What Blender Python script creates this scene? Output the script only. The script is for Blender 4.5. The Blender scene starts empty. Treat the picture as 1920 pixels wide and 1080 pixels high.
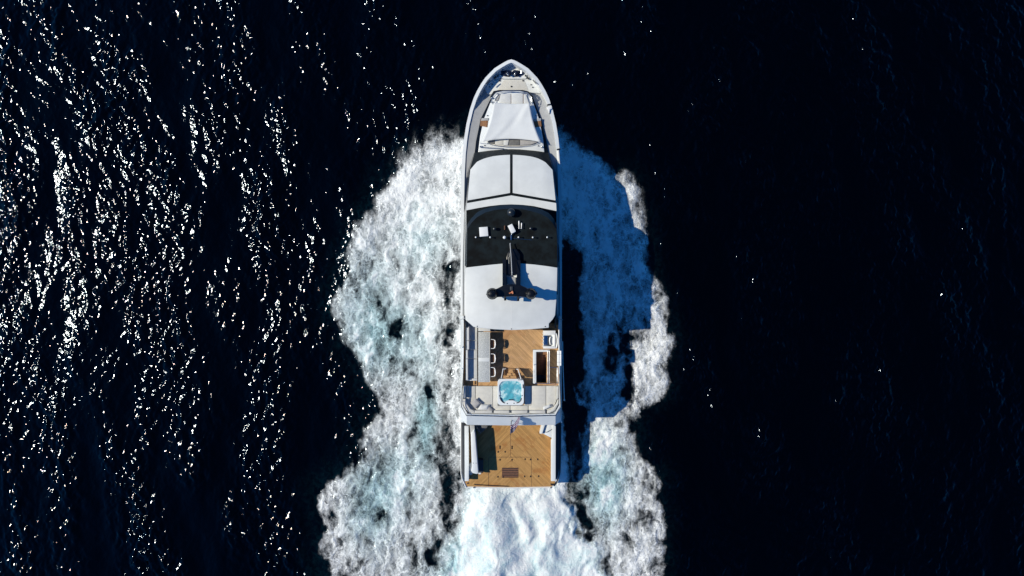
import bpy, bmesh, math, random
import numpy as np
from mathutils import Vector, Matrix
random.seed(4)
R = math.radians

# ------------------------------------------------------------------ camera, sky, sun
CAMZ = 62.0; F = 1280.0; CX = 958.5
sc = bpy.context.scene
cam_d = bpy.data.cameras.new('camera'); cam_d.lens = 24.0; cam_d.sensor_width = 36.0
cam_d.clip_start = 0.5; cam_d.clip_end = 9000
cam = bpy.data.objects.new('camera', cam_d); sc.collection.objects.link(cam)
cam.location = (0.065, 0, CAMZ); cam.rotation_euler = (0, 0, 0)
sc.camera = cam
SUN_EL = R(43.5); SUN_DIR = Vector((-math.cos(SUN_EL)*math.cos(R(4)), math.cos(SUN_EL)*math.sin(R(4)), math.sin(SUN_EL)))
w = bpy.data.worlds.new('World'); sc.world = w; w.use_nodes = True
wn, wl = w.node_tree.nodes, w.node_tree.links
wn.clear()
sky = wn.new('ShaderNodeTexSky'); sky.sky_type = 'NISHITA'; sky.sun_disc = False
sky.sun_elevation = SUN_EL; sky.sun_rotation = math.atan2(SUN_DIR.x, SUN_DIR.y); sky.ozone_density = 4.0; sky.dust_density = 0.3
tint = wn.new('ShaderNodeMix'); tint.data_type = 'RGBA'; tint.blend_type = 'MULTIPLY'; tint.inputs[0].default_value = 1
tint.inputs[7].default_value = (0.12, 0.56, 1.0, 1)
bg = wn.new('ShaderNodeBackground'); bg.inputs[1].default_value = 0.09
wo = wn.new('ShaderNodeOutputWorld')
wl.new(sky.outputs[0], tint.inputs[6]); wl.new(tint.outputs[2], bg.inputs[0]); wl.new(bg.outputs[0], wo.inputs[0])
sun_d = bpy.data.lights.new('sun', 'SUN'); sun_d.energy = 4.3; sun_d.angle = R(0.53); sun_d.color = (1.0, 0.93, 0.765)
sun = bpy.data.objects.new('sun', sun_d); sc.collection.objects.link(sun)
sun.rotation_euler = SUN_DIR.to_track_quat('Z', 'Y').to_euler()
sc.view_settings.view_transform = 'Standard'; sc.view_settings.look = 'None'
sc.view_settings.exposure = 0.0; sc.view_settings.gamma = 1.0; sc.view_settings.use_curve_mapping = False

# ------------------------------------------------------------------ tagging helpers
def tag(o, label=None, cat=None, group=None, kind=None):
    if label: o['label'] = label
    if cat: o['category'] = cat
    if group: o['group'] = group
    if kind: o['kind'] = kind
    return o
def thing(name, label, cat, loc=(0, 0, 0), rz=0.0, group=None):
    o = bpy.data.objects.new(name, None); sc.collection.objects.link(o)
    o.empty_display_size = 0.3; o.location = loc; o.rotation_euler = (0, 0, rz)
    return tag(o, label, cat, group)

# ------------------------------------------------------------------ materials
class NT:
    def __init__(s, name):
        s.m = bpy.data.materials.new(name); s.m.use_nodes = True
        s.n = s.m.node_tree.nodes; s.l = s.m.node_tree.links
        s.b = s.n['Principled BSDF']; s.out = s.n['Material Output']
    def node(s, t, **kw):
        x = s.n.new(t)
        for k, v in kw.items(): setattr(x, k, v)
        return x
    def link(s, a, b): s.l.new(a, b)
    def set(s, x, i, v):
        if hasattr(v, 'is_output'): s.l.new(v, x.inputs[i])
        elif v is not None: x.inputs[i].default_value = v
    def math(s, op, a, b=None, c=None, clamp=False):
        x = s.node('ShaderNodeMath', operation=op, use_clamp=clamp)
        s.set(x, 0, a); s.set(x, 1, b); s.set(x, 2, c)
        return x.outputs[0]
    def vmath(s, op, a, b=None):
        x = s.node('ShaderNodeVectorMath', operation=op)
        s.set(x, 0, a)
        if op == 'SCALE': s.set(x, 3, b)
        else: s.set(x, 1, b)
        return x.outputs[0]
    def mix(s, f, a, b, blend='MIX'):
        x = s.node('ShaderNodeMix', data_type='RGBA', blend_type=blend)
        s.set(x, 0, f); s.set(x, 6, a); s.set(x, 7, b)
        return x.outputs[2]
    def smooth(s, v, a, b, lo=0.0, hi=1.0):
        x = s.node('ShaderNodeMapRange', interpolation_type='SMOOTHSTEP')
        s.set(x, 0, v); s.set(x, 1, a); s.set(x, 2, b); s.set(x, 3, lo); s.set(x, 4, hi)
        return x.outputs[0]
    def noise(s, vec, scale, detail=4, rough=0.55, dist=0.0, kind='FBM', col=False):
        x = s.node('ShaderNodeTexNoise', noise_type=kind)
        s.set(x, 'Vector', vec); x.inputs['Scale'].default_value = scale; x.inputs['Detail'].default_value = detail
        x.inputs['Roughness'].default_value = rough; x.inputs['Distortion'].default_value = dist
        return x.outputs['Color' if col else 'Fac']
    def pos(s): return s.node('ShaderNodeNewGeometry').outputs['Position']
    def obj(s): return s.node('ShaderNodeTexCoord').outputs['Object']
    def attr(s, name): return s.node('ShaderNodeAttribute', attribute_name=name).outputs['Fac']
    def bump(s, h, strength, dist=0.05):
        x = s.node('ShaderNodeBump'); x.inputs['Strength'].default_value = strength; x.inputs['Distance'].default_value = dist
        s.set(x, 'Height', h); return x.outputs[0]

def c3(r, g, b): return (r, g, b, 1.0)
MATS = {}
def simple(name, col, rough=0.4, metal=0.0, var=0.06, vscale=3.0, coat=0.0, bump=0.0, bscale=40, spec=0.5):
    t = NT(name); p = t.obj()
    n = t.noise(p, vscale, 5, 0.6)
    f = t.smooth(n, 0.3, 0.7, 0.0, 1.0)
    d = tuple(c*(1-var*2.2) for c in col)
    t.link(t.mix(f, c3(*d), c3(*col)), t.b.inputs['Base Color'])
    t.link(t.math('MULTIPLY_ADD', n, 0.2, rough-0.1), t.b.inputs['Roughness'])
    t.b.inputs['Metallic'].default_value = metal; t.b.inputs['Coat Weight'].default_value = coat
    t.b.inputs['Specular IOR Level'].default_value = spec
    if bump: t.link(t.bump(t.noise(p, bscale, 3), bump, 0.02), t.b.inputs['Normal'])
    MATS[name] = t.m; return t.m

# ------------------------------------------------------------------ noise in numpy
def hash2(ix, iy, seed):
    h = (ix.astype(np.int64)*374761393 + iy.astype(np.int64)*668265263 + seed*982451653) & 0xffffffff
    h = ((h ^ (h >> 13))*1274126177) & 0xffffffff
    return ((h ^ (h >> 16)) & 0xffffff)/float(0xffffff)
def vnoise(x, y, seed=0):
    ix = np.floor(x); iy = np.floor(y); fx = x-ix; fy = y-iy
    fx = fx*fx*fx*(fx*(fx*6-15)+10); fy = fy*fy*fy*(fy*(fy*6-15)+10)
    a = hash2(ix, iy, seed); b = hash2(ix+1, iy, seed); c = hash2(ix, iy+1, seed); d = hash2(ix+1, iy+1, seed)
    return (a*(1-fx)+b*fx)*(1-fy)+(c*(1-fx)+d*fx)*fy
def fbm(x, y, oct=4, seed=0, gain=0.5):
    s = 0; a = 1; t = 0
    for i in range(oct):
        s = s+a*(vnoise(x, y, seed+i*17)*2-1); t += a; a *= gain
        x, y = x*1.93*0.8-y*1.93*0.6+3.1, x*1.93*0.6+y*1.93*0.8+7.7
    return s/t
def sstep(v, a, b):
    t = np.clip((v-a)/(b-a), 0, 1); return t*t*(3-2*t)
def sdist(px, py, poly):
    """signed distance to a closed polygon, positive inside"""
    n = len(poly); d = np.full(px.shape, 1e9); inside = np.zeros(px.shape, bool)
    for i in range(n):
        ax, ay = poly[i]; bx, by = poly[(i+1) % n]
        ex, ey = bx-ax, by-ay
        t = np.clip(((px-ax)*ex+(py-ay)*ey)/(ex*ex+ey*ey+1e-12), 0, 1)
        d = np.minimum(d, (px-ax-t*ex)**2+(py-ay-t*ey)**2)
        if ay != by:
            c = ((ay > py) != (by > py)) & (px < (bx-ax)*(py-ay)/(by-ay)+ax)
            inside ^= c
    d = np.sqrt(d); return np.where(inside, d, -d)
def wpt(px, py): return ((px-960)/F*CAMZ+0.065, (540-py)/F*CAMZ)

# ------------------------------------------------------------------ sea surface: one sheet, fine near the yacht, reaching the horizon
def graded(lo, hi, step, far):
    core = list(np.arange(lo, hi+step/2, step)); s = step; out = []; x = core[-1]
    while x < far: s *= 1.22; x += s; out.append(x)
    s = step; x = core[0]; left = []
    while x > -far: s *= 1.22; x -= s; left.append(x)
    return np.array(left[::-1]+core+out)
STEP = 0.085
gx = graded(-50.0, 50.0, STEP, 3500); gy = graded(-30.5, 29.0, STEP, 3500)
NX, NY = len(gx), len(gy)
X, Y = np.meshgrid(gx, gy)                          # rows = y
# wave field by spectral synthesis, periodic over LX
N = 2048; LX = 130.0
rs = np.random.RandomState(11)
kx = 2*np.pi*np.fft.fftfreq(N, LX/N)[None, :]; ky = 2*np.pi*np.fft.fftfreq(N, LX/N)[:, None]
k = np.hypot(kx, ky); k[0, 0] = 1e9
lam = 2*np.pi/k
spec = rs.normal(size=(N, N))+1j*rs.normal(size=(N, N))
def field(lmin, lmax, rms_slope, power, th0, spread):
    th = np.arctan2(ky, kx)-th0
    amp = k**(-power)*np.where((lam > lmin) & (lam < lmax), 1, np.exp(-np.abs(np.log(np.clip(lam, 1e-3, 1e6)/np.sqrt(lmin*lmax)))*4.0)*0.0)
    amp = amp*(np.abs(np.cos(th))**spread+0.04)
    A = spec*amp; A[0, 0] = 0
    h = np.real(np.fft.ifft2(A)); sx = np.real(np.fft.ifft2(A*1j*kx)); sy = np.real(np.fft.ifft2(A*1j*ky))
    s = np.sqrt(np.mean(sx**2+sy**2)); return h*(rms_slope/s)
swell = field(1.8, 9.0, 0.085, 2.1, R(8), 3)
rip = field(0.27, 1.7, 0.285, 1.76, R(8), 0.55)
g1 = field(2.6, 14.0, 1.0, 1.7, R(10), 4); g1 = g1/g1.std()
Hf = swell + rip*np.clip(0.76+0.40*g1, 0.26, 1.6)
def sample(Hm, x, y):
    u = (x/LX % 1.0)*N; v = (y/LX % 1.0)*N
    iu = np.floor(u).astype(int); iv = np.floor(v).astype(int); fu = u-iu; fv = v-iv
    iu %= N; iv %= N; iu2 = (iu+1) % N; iv2 = (iv+1) % N
    return (Hm[iv, iu]*(1-fu)+Hm[iv, iu2]*fu)*(1-fv)+(Hm[iv2, iu]*(1-fu)+Hm[iv2, iu2]*fu)*fv
Z = sample(Hf, X, Y)
cell = np.maximum(np.gradient(gx)[None, :]+0*X, np.gradient(gy)[:, None]+0*Y)
Z *= np.clip(1.6-cell/0.8, 0, 1)

# wake outline in plan (points on the water plane)
LP = [(900,225),(868,252),(848,262),(835,250),(818,262),(795,268),(772,282),(752,298),(742,318),(722,338),(712,362),(695,388),(668,404),(655,425),(652,450),(642,475),(640,505),(622,545),(612,575),(624,606),(632,640),(655,668),(672,700),(690,735),(694,768),(672,802),(660,850),(640,882),(604,902),(586,925),(580,955),(604,1000),(594,1045),(612,1085),(600,1140),(585,1200),(560,1300),(520,1500),(1000,1500),(1000,900),(960,700),(960,240)]
RP = [(990,225),(1046,240),(1062,250),(1090,275),(1128,296),(1150,312),(1178,318),(1198,350),(1218,405),(1226,440),(1224,480),(1236,520),(1254,555),(1262,600),(1264,645),(1256,690),(1262,720),(1240,752),(1206,772),(1196,800),(1206,850),(1240,872),(1250,905),(1246,940),(1254,985),(1248,1030),(1262,1060),(1255,1100),(1280,1180),(1310,1300),(1350,1500),(900,1500),(960,900),(960,700),(960,240)]
SP = [(866,880),(1050,880),(1062,930),(1085,975),(1112,1020),(1150,1060),(1180,1100),(1215,1160),(1290,1300),(1350,1500),(600,1500),(700,1300),(770,1160),(800,1100),(835,1050),(846,1010),(852,960),(862,925)]
LP = [wpt(*p) for p in LP]; RP = [wpt(*p) for p in RP]; SP = [wpt(*p) for p in SP]
sub = (np.abs(X) < 24) & (Y < 20) & (Y > -46)
xs, ys = X[sub], Y[sub]
wx = xs+0.75*fbm(xs/2.6, ys/2.6, 4, 5, 0.6)+0.12*fbm(xs*2.2, ys*2.2, 3, 9)
wy = ys+0.75*fbm(xs/2.6, ys/2.6, 4, 55, 0.6)+0.12*fbm(xs*2.2, ys*2.2, 3, 99)
dL = sdist(wx, wy, LP); dR = sdist(wx, wy, RP); dS = sdist(wx, wy, SP)
def blob(px, py, rx, ry, ang=0.0):
    bx, by = wpt(px, py); rx = rx/F*CAMZ; ry = ry/F*CAMZ; a = R(ang)
    u = (wx-bx)*math.cos(a)+(wy-by)*math.sin(a); v = -(wx-bx)*math.sin(a)+(wy-by)*math.cos(a)
    return np.exp(-((u/rx)**2+(v/ry)**2)**1.3)
streak = fbm(xs/0.9+fbm(xs/3, ys/3, 2, 3)*1.2, ys/4.2, 4, 21, 0.6)
med = fbm(xs/1.5, ys/1.9, 4, 31, 0.55)
def ridged(x, y, oct, seed, gain=0.55):
    s = 0; a = 1; t = 0
    for i in range(oct):
        s = s+a*(1-np.abs(vnoise(x, y, seed+i*13)*2-1)*2.0); t += a; a *= gain
        x, y = x*1.9*0.8-y*1.9*0.6+3.1, x*1.9*0.6+y*1.9*0.8+7.7
    return s/t
cx1 = xs+1.1*fbm(xs/1.8, ys/1.8, 3, 211); cy1 = ys+1.1*fbm(xs/1.8, ys/1.8, 3, 212)
curl = ridged(cx1/1.5, cy1/2.3, 4, 301)
EL = sstep(dL, -0.2, 1.3)*(0.47+0.22*streak+0.34*med+0.40*curl)
ER = sstep(dR, -0.2, 1.1)*(0.45+0.24*streak+0.34*med+0.40*curl)
for (px, py, rx, ry, s, an) in [  # density: + thicker, - thinner
    (800,330,62,90,.22,-20),(840,320,40,80,.18,0),(845,450,20,60,.10,0),(770,430,60,120,.20,-12),(800,560,26,80,.18,0),(690,560,35,90,.06,0),(700,680,40,60,.08,0),
    (740,800,45,120,.10,0),(680,960,45,110,.04,0),(755,930,40,80,.08,0),
    (747,592,13,62,-.62,-4),(828,515,22,36,-.60,-15),(846,600,14,90,-.38,0),(852,545,8,110,-.45,0),(812,790,17,62,-.50,12),(842,790,9,120,-.35,0),(838,905,16,85,-.75,3),(815,1035,16,50,-.62,-18),
    (845,420,20,50,-.25,0),(790,700,22,12,-.35,0),(640,700,12,30,-.2,0),(770,880,20,30,-.18,0),(660,740,26,50,-.05,0),(700,905,60,30,-.08,0)]:
    EL = EL+(s if s > 0 else 0.62*s)*blob(px, py, rx, ry, an)
for (px, py, rx, ry, s, an) in [
    (1100,360,40,95,.16,20),(1130,480,45,90,.14,5),(1085,340,35,70,.22,15),(1095,430,30,40,.15,0),(1150,580,45,60,.12,0),(1230,620,22,80,.16,0),(1225,700,25,45,.12,0),(1195,380,22,60,.14,20),
    (1130,860,45,60,.18,0),(1130,950,50,70,.12,0),(1200,960,35,80,.06,0),
    (1072,470,22,30,-.55,0),(1066,560,24,95,-1.1,6),(1064,680,25,90,-1.1,0),(1130,520,16,60,-.22,10),(1110,620,10,60,-.25,0),(1140,720,14,40,-.25,0),(1070,800,20,60,-.8,0),(1080,880,18,50,-.6,0),(1053,850,9,75,1.0,0),(1060,905,14,20,.5,0),(1090,930,26,50,-.60,-10),(1108,990,18,30,-.45,-30),
    (1158,455,10,40,-.30,0),(1158,640,26,48,-.55,-20),(1186,690,14,60,-.60,0),(1092,790,16,20,-.5,0),(1180,860,26,50,-.10,0),(1170,1000,30,60,-.12,0),(1135,700,20,24,-.15,0)]:
    ER = ER+(s if s > 0 else 0.8*s)*blob(px, py, rx, ry, an)
vx = wx+1.3*fbm(xs/1.7, ys/1.7, 4, 401, 0.6); vy = wy+1.3*fbm(xs/1.7, ys/1.7, 4, 402, 0.6)
keep = sstep(ys, -18.6, -17.6)
dS = sdist(vx*(1-keep)+wx*keep, vy*(1-keep)+wy*keep, SP)
plume_f = sstep(dS, -0.35, 1.3)
mound = fbm(xs/1.1+0.9*fbm(xs/2, ys/2, 2, 8), ys/1.9, 5, 61, 0.55)
msoft = fbm(xs/1.3+0.7*fbm(xs/2, ys/2, 2, 8), ys/2.0, 3, 61, 0.34)
EL = EL-0.05*sstep(-ys, 5.0, 13.0); ER = ER-0.05*sstep(-ys, 11.0, 14.0)
ES = plume_f*(1.0+0.30*mound)
ER = ER*sstep(xs, 0.0, 2.0); EL = EL*sstep(-xs, 0.0, 2.0)
E = np.maximum(np.maximum(EL, ER), ES)
inside = sstep(np.maximum(np.maximum(dL, dR), dS), 0.0, 0.5)*np.maximum(sstep(-xs, 3.0, 4.4), sstep(-ys, 12.5, 15.5))
E = np.maximum(E, inside*(0.16+0.22*med+0.12*curl))
# thin streaks beside the hull and clear water far astern stays foamy
aer = np.clip(np.maximum(sstep(dL, -2.6, 1.5), sstep(dR, -1.6, 1.5))*(0.55+0.45*med), 0, 1)
aer = np.clip(np.maximum(aer*0.55*(0.25+0.75*sstep(E, -0.5, 0.2)), sstep(E, 0.55, 1.05)), 0, 1)
turq = np.clip(blob(690,590,60,120)*.7+blob(800,780,25,70)+blob(700,940,50,90)*.9+blob(1130,900,50,90)*1.0+blob(940,1080,140,90)*.9+blob(760,640,60,70)*.6+plume_f*.45+blob(790,450,50,70)*.5+blob(770,880,50,80)*.5, 0, 1)
hz = np.zeros_like(xs)
edgeL = np.exp(-((dL-1.3)/1.1)**2)*sstep(-xs, 5, 8)*sstep(ys, -20, 6)
edgeR = np.exp(-((dR-1.3)/1.1)**2)*sstep(xs, 5, 8)*sstep(ys, -20, 6)
lump = fbm(xs/0.8, ys/0.8, 4, 71, 0.6)
hz += np.clip(E, 0, 1)*(1-plume_f*0.6)*(0.17*lump+0.10*curl+0.06)+0.30*(edgeL+edgeR)+plume_f*(0.25+0.40*msoft+1.25*sstep(-ys, 17.2, 19.5)*np.exp(-((xs+1.6+0.5*fbm(xs/3, ys/3, 2, 88))/(1.9-0.06*(ys+18)))**2)+0.55*np.exp(-((xs-3.0-0.06*(18+ys)*-1)/1.0)**2)*sstep(-ys, 18, 21))
hz += 0.16*np.clip(E, 0, 1)*fbm(xs/2.6, ys/3.4, 3, 81)
calm = 1-0.75*np.clip(E, 0, 1)
Z[sub] = Z[sub]*calm+hz
# the hull's own displacement: water never rises through the transom platform
FO = np.zeros(X.shape); AE = np.zeros(X.shape); TU = np.zeros(X.shape)
FO[sub] = E; AE[sub] = aer; TU[sub] = turq; PLM = np.zeros(X.shape); PLM[sub] = plume_f

def sea_material():
    t = NT('sea_water'); p = t.pos()
    e = t.attr('foam'); a = t.attr('aer'); tq = t.attr('turq')
    warp = t.vmath('SCALE', t.vmath('SUBTRACT', t.noise(p, 0.9, 4, 0.6, col=True), (0.5, 0.5, 0.5)), 1.3)
    pw = t.vmath('ADD', p, warp)
    warp2 = t.vmath('SCALE', t.vmath('SUBTRACT', t.noise(p, 4.0, 3, 0.6, col=True), (0.5, 0.5, 0.5)), 0.34)
    pw2 = t.vmath('ADD', pw, warp2)
    def ridge(vec, sc_, det, rg, k_=5.0):
        n = t.noise(vec, sc_, det, rg)
        return t.math('SUBTRACT', 1.0, t.math('MULTIPLY', t.math('ABSOLUTE', t.math('SUBTRACT', n, 0.5)), k_), clamp=True)
    pl = t.attr('plume')
    def stretch(v_, k_):
        m_ = t.node('ShaderNodeVectorMath', operation='MULTIPLY'); t.link(v_, m_.inputs[0]); m_.inputs[1].default_value = (1.0, k_, 1.0); return m_.outputs[0]
    def web(vec, sc_, w_):
        x = t.node('ShaderNodeTexVoronoi', feature='DISTANCE_TO_EDGE'); t.link(vec, x.inputs['Vector']); x.inputs['Scale'].default_value = sc_
        return t.smooth(x.outputs['Distance'], w_, 0.0)
    wbig = t.vmath('SCALE', t.vmath('SUBTRACT', t.noise(p, 0.55, 4, 0.62, col=True), (0.5, 0.5, 0.5)), 2.6)
    wsm = t.vmath('SCALE', t.vmath('SUBTRACT', t.noise(p, 2.6, 4, 0.65, col=True), (0.5, 0.5, 0.5)), 0.75)
    pf = stretch(t.vmath('ADD', t.vmath('ADD', p, wbig), wsm), 0.45)
    w1 = web(pf, 0.85, 0.13); w2 = web(t.vmath('ADD', pf, wsm), 1.8, 0.20); w3 = ridge(stretch(pw2, 0.45), 4.2, 3, 0.6, 7.0)
    r1 = ridge(stretch(pw, 0.4), 0.9, 4, 0.6, 7.0)
    strand = t.math('MAXIMUM', t.math('MAXIMUM', t.math('MULTIPLY', w1, 0.95), t.math('MULTIPLY', w2, 0.75)), t.math('MAXIMUM', t.math('MULTIPLY', w3, 0.62), t.math('MULTIPLY', r1, 0.8)))
    strand = t.math('POWER', strand, 1.25)
    lace = strand
    fine = t.noise(pw2, 5.0, 6, 0.68)
    mid = t.noise(stretch(pw, 0.42), 1.3, 4, 0.6)
    dens = t.math('ADD', e, t.math('ADD', t.math('MULTIPLY_ADD', fine, 0.45, -0.225), t.math('MULTIPLY_ADD', mid, 1.15, -0.515)))
    sparse = t.math('MULTIPLY', t.smooth(dens, 0.10, 0.62), t.math('MULTIPLY_ADD', strand, 1.0, 0.03))
    solid = t.math('MULTIPLY', t.smooth(dens, 0.38, 0.95), t.math('ADD', t.math('MULTIPLY_ADD', strand, 1.05, 0.34), t.smooth(dens, 0.85, 1.5, 0.0, 0.5)), clamp=True)
    alpha = t.math('MAXIMUM', sparse, solid)
    alpha = t.math('MAXIMUM', alpha, t.math('MULTIPLY', pl, t.math('MULTIPLY', t.smooth(dens, 0.35, 0.95), t.math('ADD', 0.80, t.math('MULTIPLY', fine, 0.42)))), clamp=True)
    alpha = t.math('MULTIPLY', alpha, t.smooth(e, 0.03, 0.22))
    v = dens
    # water body
    deep = c3(0.0, 0.00005, 0.0002); teal = c3(0.004, 0.024, 0.032); aqua = c3(0.085, 0.27, 0.32)
    wc = t.mix(t.math('MULTIPLY', a, t.smooth(t.noise(pw2, 2.2, 5, 0.7), 0.38, 0.68, 0.15, 1.5)), deep, teal)
    wc = t.mix(t.math('MULTIPLY', t.smooth(e, 0.45, 1.0), t.math('MULTIPLY_ADD', tq, 0.8, 0.2)), wc, aqua)
    hb = t.bump(t.noise(p, 5.0, 2, 0.5), 0.5, 0.04)
    df = t.node('ShaderNodeBsdfDiffuse'); t.link(wc, df.inputs['Color'])
    gl = t.node('ShaderNodeBsdfGlossy', distribution='BECKMANN'); gl.inputs['Roughness'].default_value = 0.115; gl.inputs['Color'].default_value = (0.56, 0.65, 0.76, 1); t.link(hb, gl.inputs['Normal'])
    fn = t.node('ShaderNodeFresnel'); fn.inputs['IOR'].default_value = 1.33; t.link(hb, fn.inputs['Normal'])
    wm = t.node('ShaderNodeMixShader'); t.link(fn.outputs[0], wm.inputs[0]); t.link(df.outputs[0], wm.inputs[1]); t.link(gl.outputs[0], wm.inputs[2])
    fd = t.node('ShaderNodeBsdfPrincipled')
    fcol = t.mix(t.math('MAXIMUM', t.math('MULTIPLY', tq, t.smooth(v, 1.25, 0.6)), t.math('MULTIPLY', pl, t.math('MULTIPLY', t.smooth(t.noise(pw, 0.9, 6, 0.65), 0.46, 0.66), 0.55))), c3(0.90, 0.925, 0.93), c3(0.50, 0.74, 0.78))
    t.link(fcol, fd.inputs['Base Color']); fd.inputs['Roughness'].default_value = 0.85; fd.inputs['Specular IOR Level'].default_value = 0.15
    fb = t.math('ADD', t.math('MULTIPLY', lace, t.math('MULTIPLY_ADD', pl, -0.38, 0.40)), t.math('ADD', t.noise(pw, 2.6, 6, 0.6), t.math('MULTIPLY', t.math('MULTIPLY', pl, 0.8), t.noise(pw2, 4.5, 6, 0.72))))
    t.link(t.bump(fb, 0.7, 0.20), fd.inputs['Normal'])
    mx = t.node('ShaderNodeMixShader')
    t.link(alpha, mx.inputs[0]); t.link(wm.outputs[0], mx.inputs[1]); t.link(fd.outputs[0], mx.inputs[2])
    t.link(mx.outputs[0], t.out.inputs[0])
    return t.m
SEA = sea_material()

def grid_object(name, facemask):
    idx = np.arange(NX*NY).reshape(NY, NX)
    q = np.stack([idx[:-1, :-1], idx[:-1, 1:], idx[1:, 1:], idx[1:, :-1]], -1)[facemask]
    used, inv = np.unique(q.ravel(), return_inverse=True)
    me = bpy.data.meshes.new(name)
    co = np.stack([X.ravel()[used], Y.ravel()[used], Z.ravel()[used]], -1).astype(np.float32)
    nf = len(q)
    me.vertices.add(len(used)); me.vertices.foreach_set('co', co.ravel())
    me.loops.add(nf*4); me.loops.foreach_set('vertex_index', inv.astype(np.int32))
    me.polygons.add(nf); me.polygons.foreach_set('loop_start', np.arange(0, nf*4, 4, dtype=np.int32))
    me.polygons.foreach_set('use_smooth', np.ones(nf, bool))
    me.update(calc_edges=True)
    for nm, arr in (('foam', FO), ('aer', AE), ('turq', TU), ('plume', PLM)):
        at_ = me.attributes.new(nm, 'FLOAT', 'POINT'); at_.data.foreach_set('value', arr.ravel()[used].astype(np.float32))
    me.materials.append(SEA)
    o = bpy.data.objects.new(name, me); sc.collection.objects.link(o); return o
Ef = np.maximum.reduce([FO[:-1, :-1], FO[1:, :-1], FO[:-1, 1:], FO[1:, 1:]])
foam_faces = Ef > 0.30
tag(grid_object('sea_water', ~foam_faces), kind='structure')
tag(grid_object('wake_foam', foam_faces), 'churned white wake foam spreading from both sides and stern of the yacht', 'foam', kind='stuff')

# ------------------------------------------------------------------ materials of the yacht
simple('gelcoat', (0.76, 0.79, 0.80), 0.35, var=0.025, vscale=1.2, coat=0.2)
simple('gelcoat_grey', (0.42, 0.43, 0.435), 0.5, var=0.04, vscale=2.5, bump=0.15, bscale=60)
simple('deck_white', (0.74, 0.76, 0.75), 0.6, var=0.04, vscale=1.6, bump=0.1, bscale=50)
simple('roof_white', (0.735, 0.76, 0.755), 0.5, var=0.045, vscale=0.9)
simple('roof_black', (0.0065, 0.0125, 0.016), 0.7, var=0.38, vscale=1.6, spec=0.15)
simple('visor', (0.015, 0.022, 0.032), 0.35, var=0.12, vscale=1.5)
simple('black_glass', (0.006, 0.008, 0.010), 0.12, var=0.1)
simple('windscreen_glass', (0.014, 0.019, 0.022), 0.55, var=0.1, spec=0.2)
simple('dark_paint', (0.030, 0.036, 0.046), 0.5, var=0.1)
simple('mast_black', (0.004, 0.005, 0.008), 0.3, var=0.1, coat=0.1)
simple('dark_metal', (0.05, 0.055, 0.06), 0.35, metal=0.7)
simple('chrome', (0.62, 0.64, 0.66), 0.18, metal=1.0, var=0.04)
simple('navy_metal', (0.012, 0.022, 0.060), 0.3, metal=0.3, var=0.3, vscale=9)
simple('white_plastic', (0.80, 0.81, 0.81), 0.35, var=0.02)
simple('cushion_cream', (0.64, 0.63, 0.585), 0.85, var=0.05, vscale=4, bump=0.25, bscale=70)
simple('cushion_white', (0.68, 0.69, 0.68), 0.85, var=0.05, vscale=4, bump=0.25, bscale=70)
simple('cushion_grey', (0.42, 0.41, 0.405), 0.9, var=0.08, vscale=5, bump=0.3, bscale=80)
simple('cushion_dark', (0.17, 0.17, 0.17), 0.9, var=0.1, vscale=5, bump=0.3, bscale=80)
simple('seat_mesh', (0.26, 0.16, 0.10), 0.9, var=0.15, vscale=20)
simple('canvas', (0.74, 0.765, 0.77), 0.9, var=0.03, vscale=1.4, bump=0.3, bscale=9)
simple('tub_shell', (0.80, 0.84, 0.85), 0.25, var=0.02, coat=0.3)
simple('flag_red', (0.10, 0.008, 0.045), 0.8); simple('flag_white', (0.50, 0.48, 0.60), 0.8)
simple('brown_leather', (0.16, 0.075, 0.045), 0.7, var=0.15, vscale=8)
simple('orange_paint', (0.62, 0.22, 0.10), 0.5)

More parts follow.
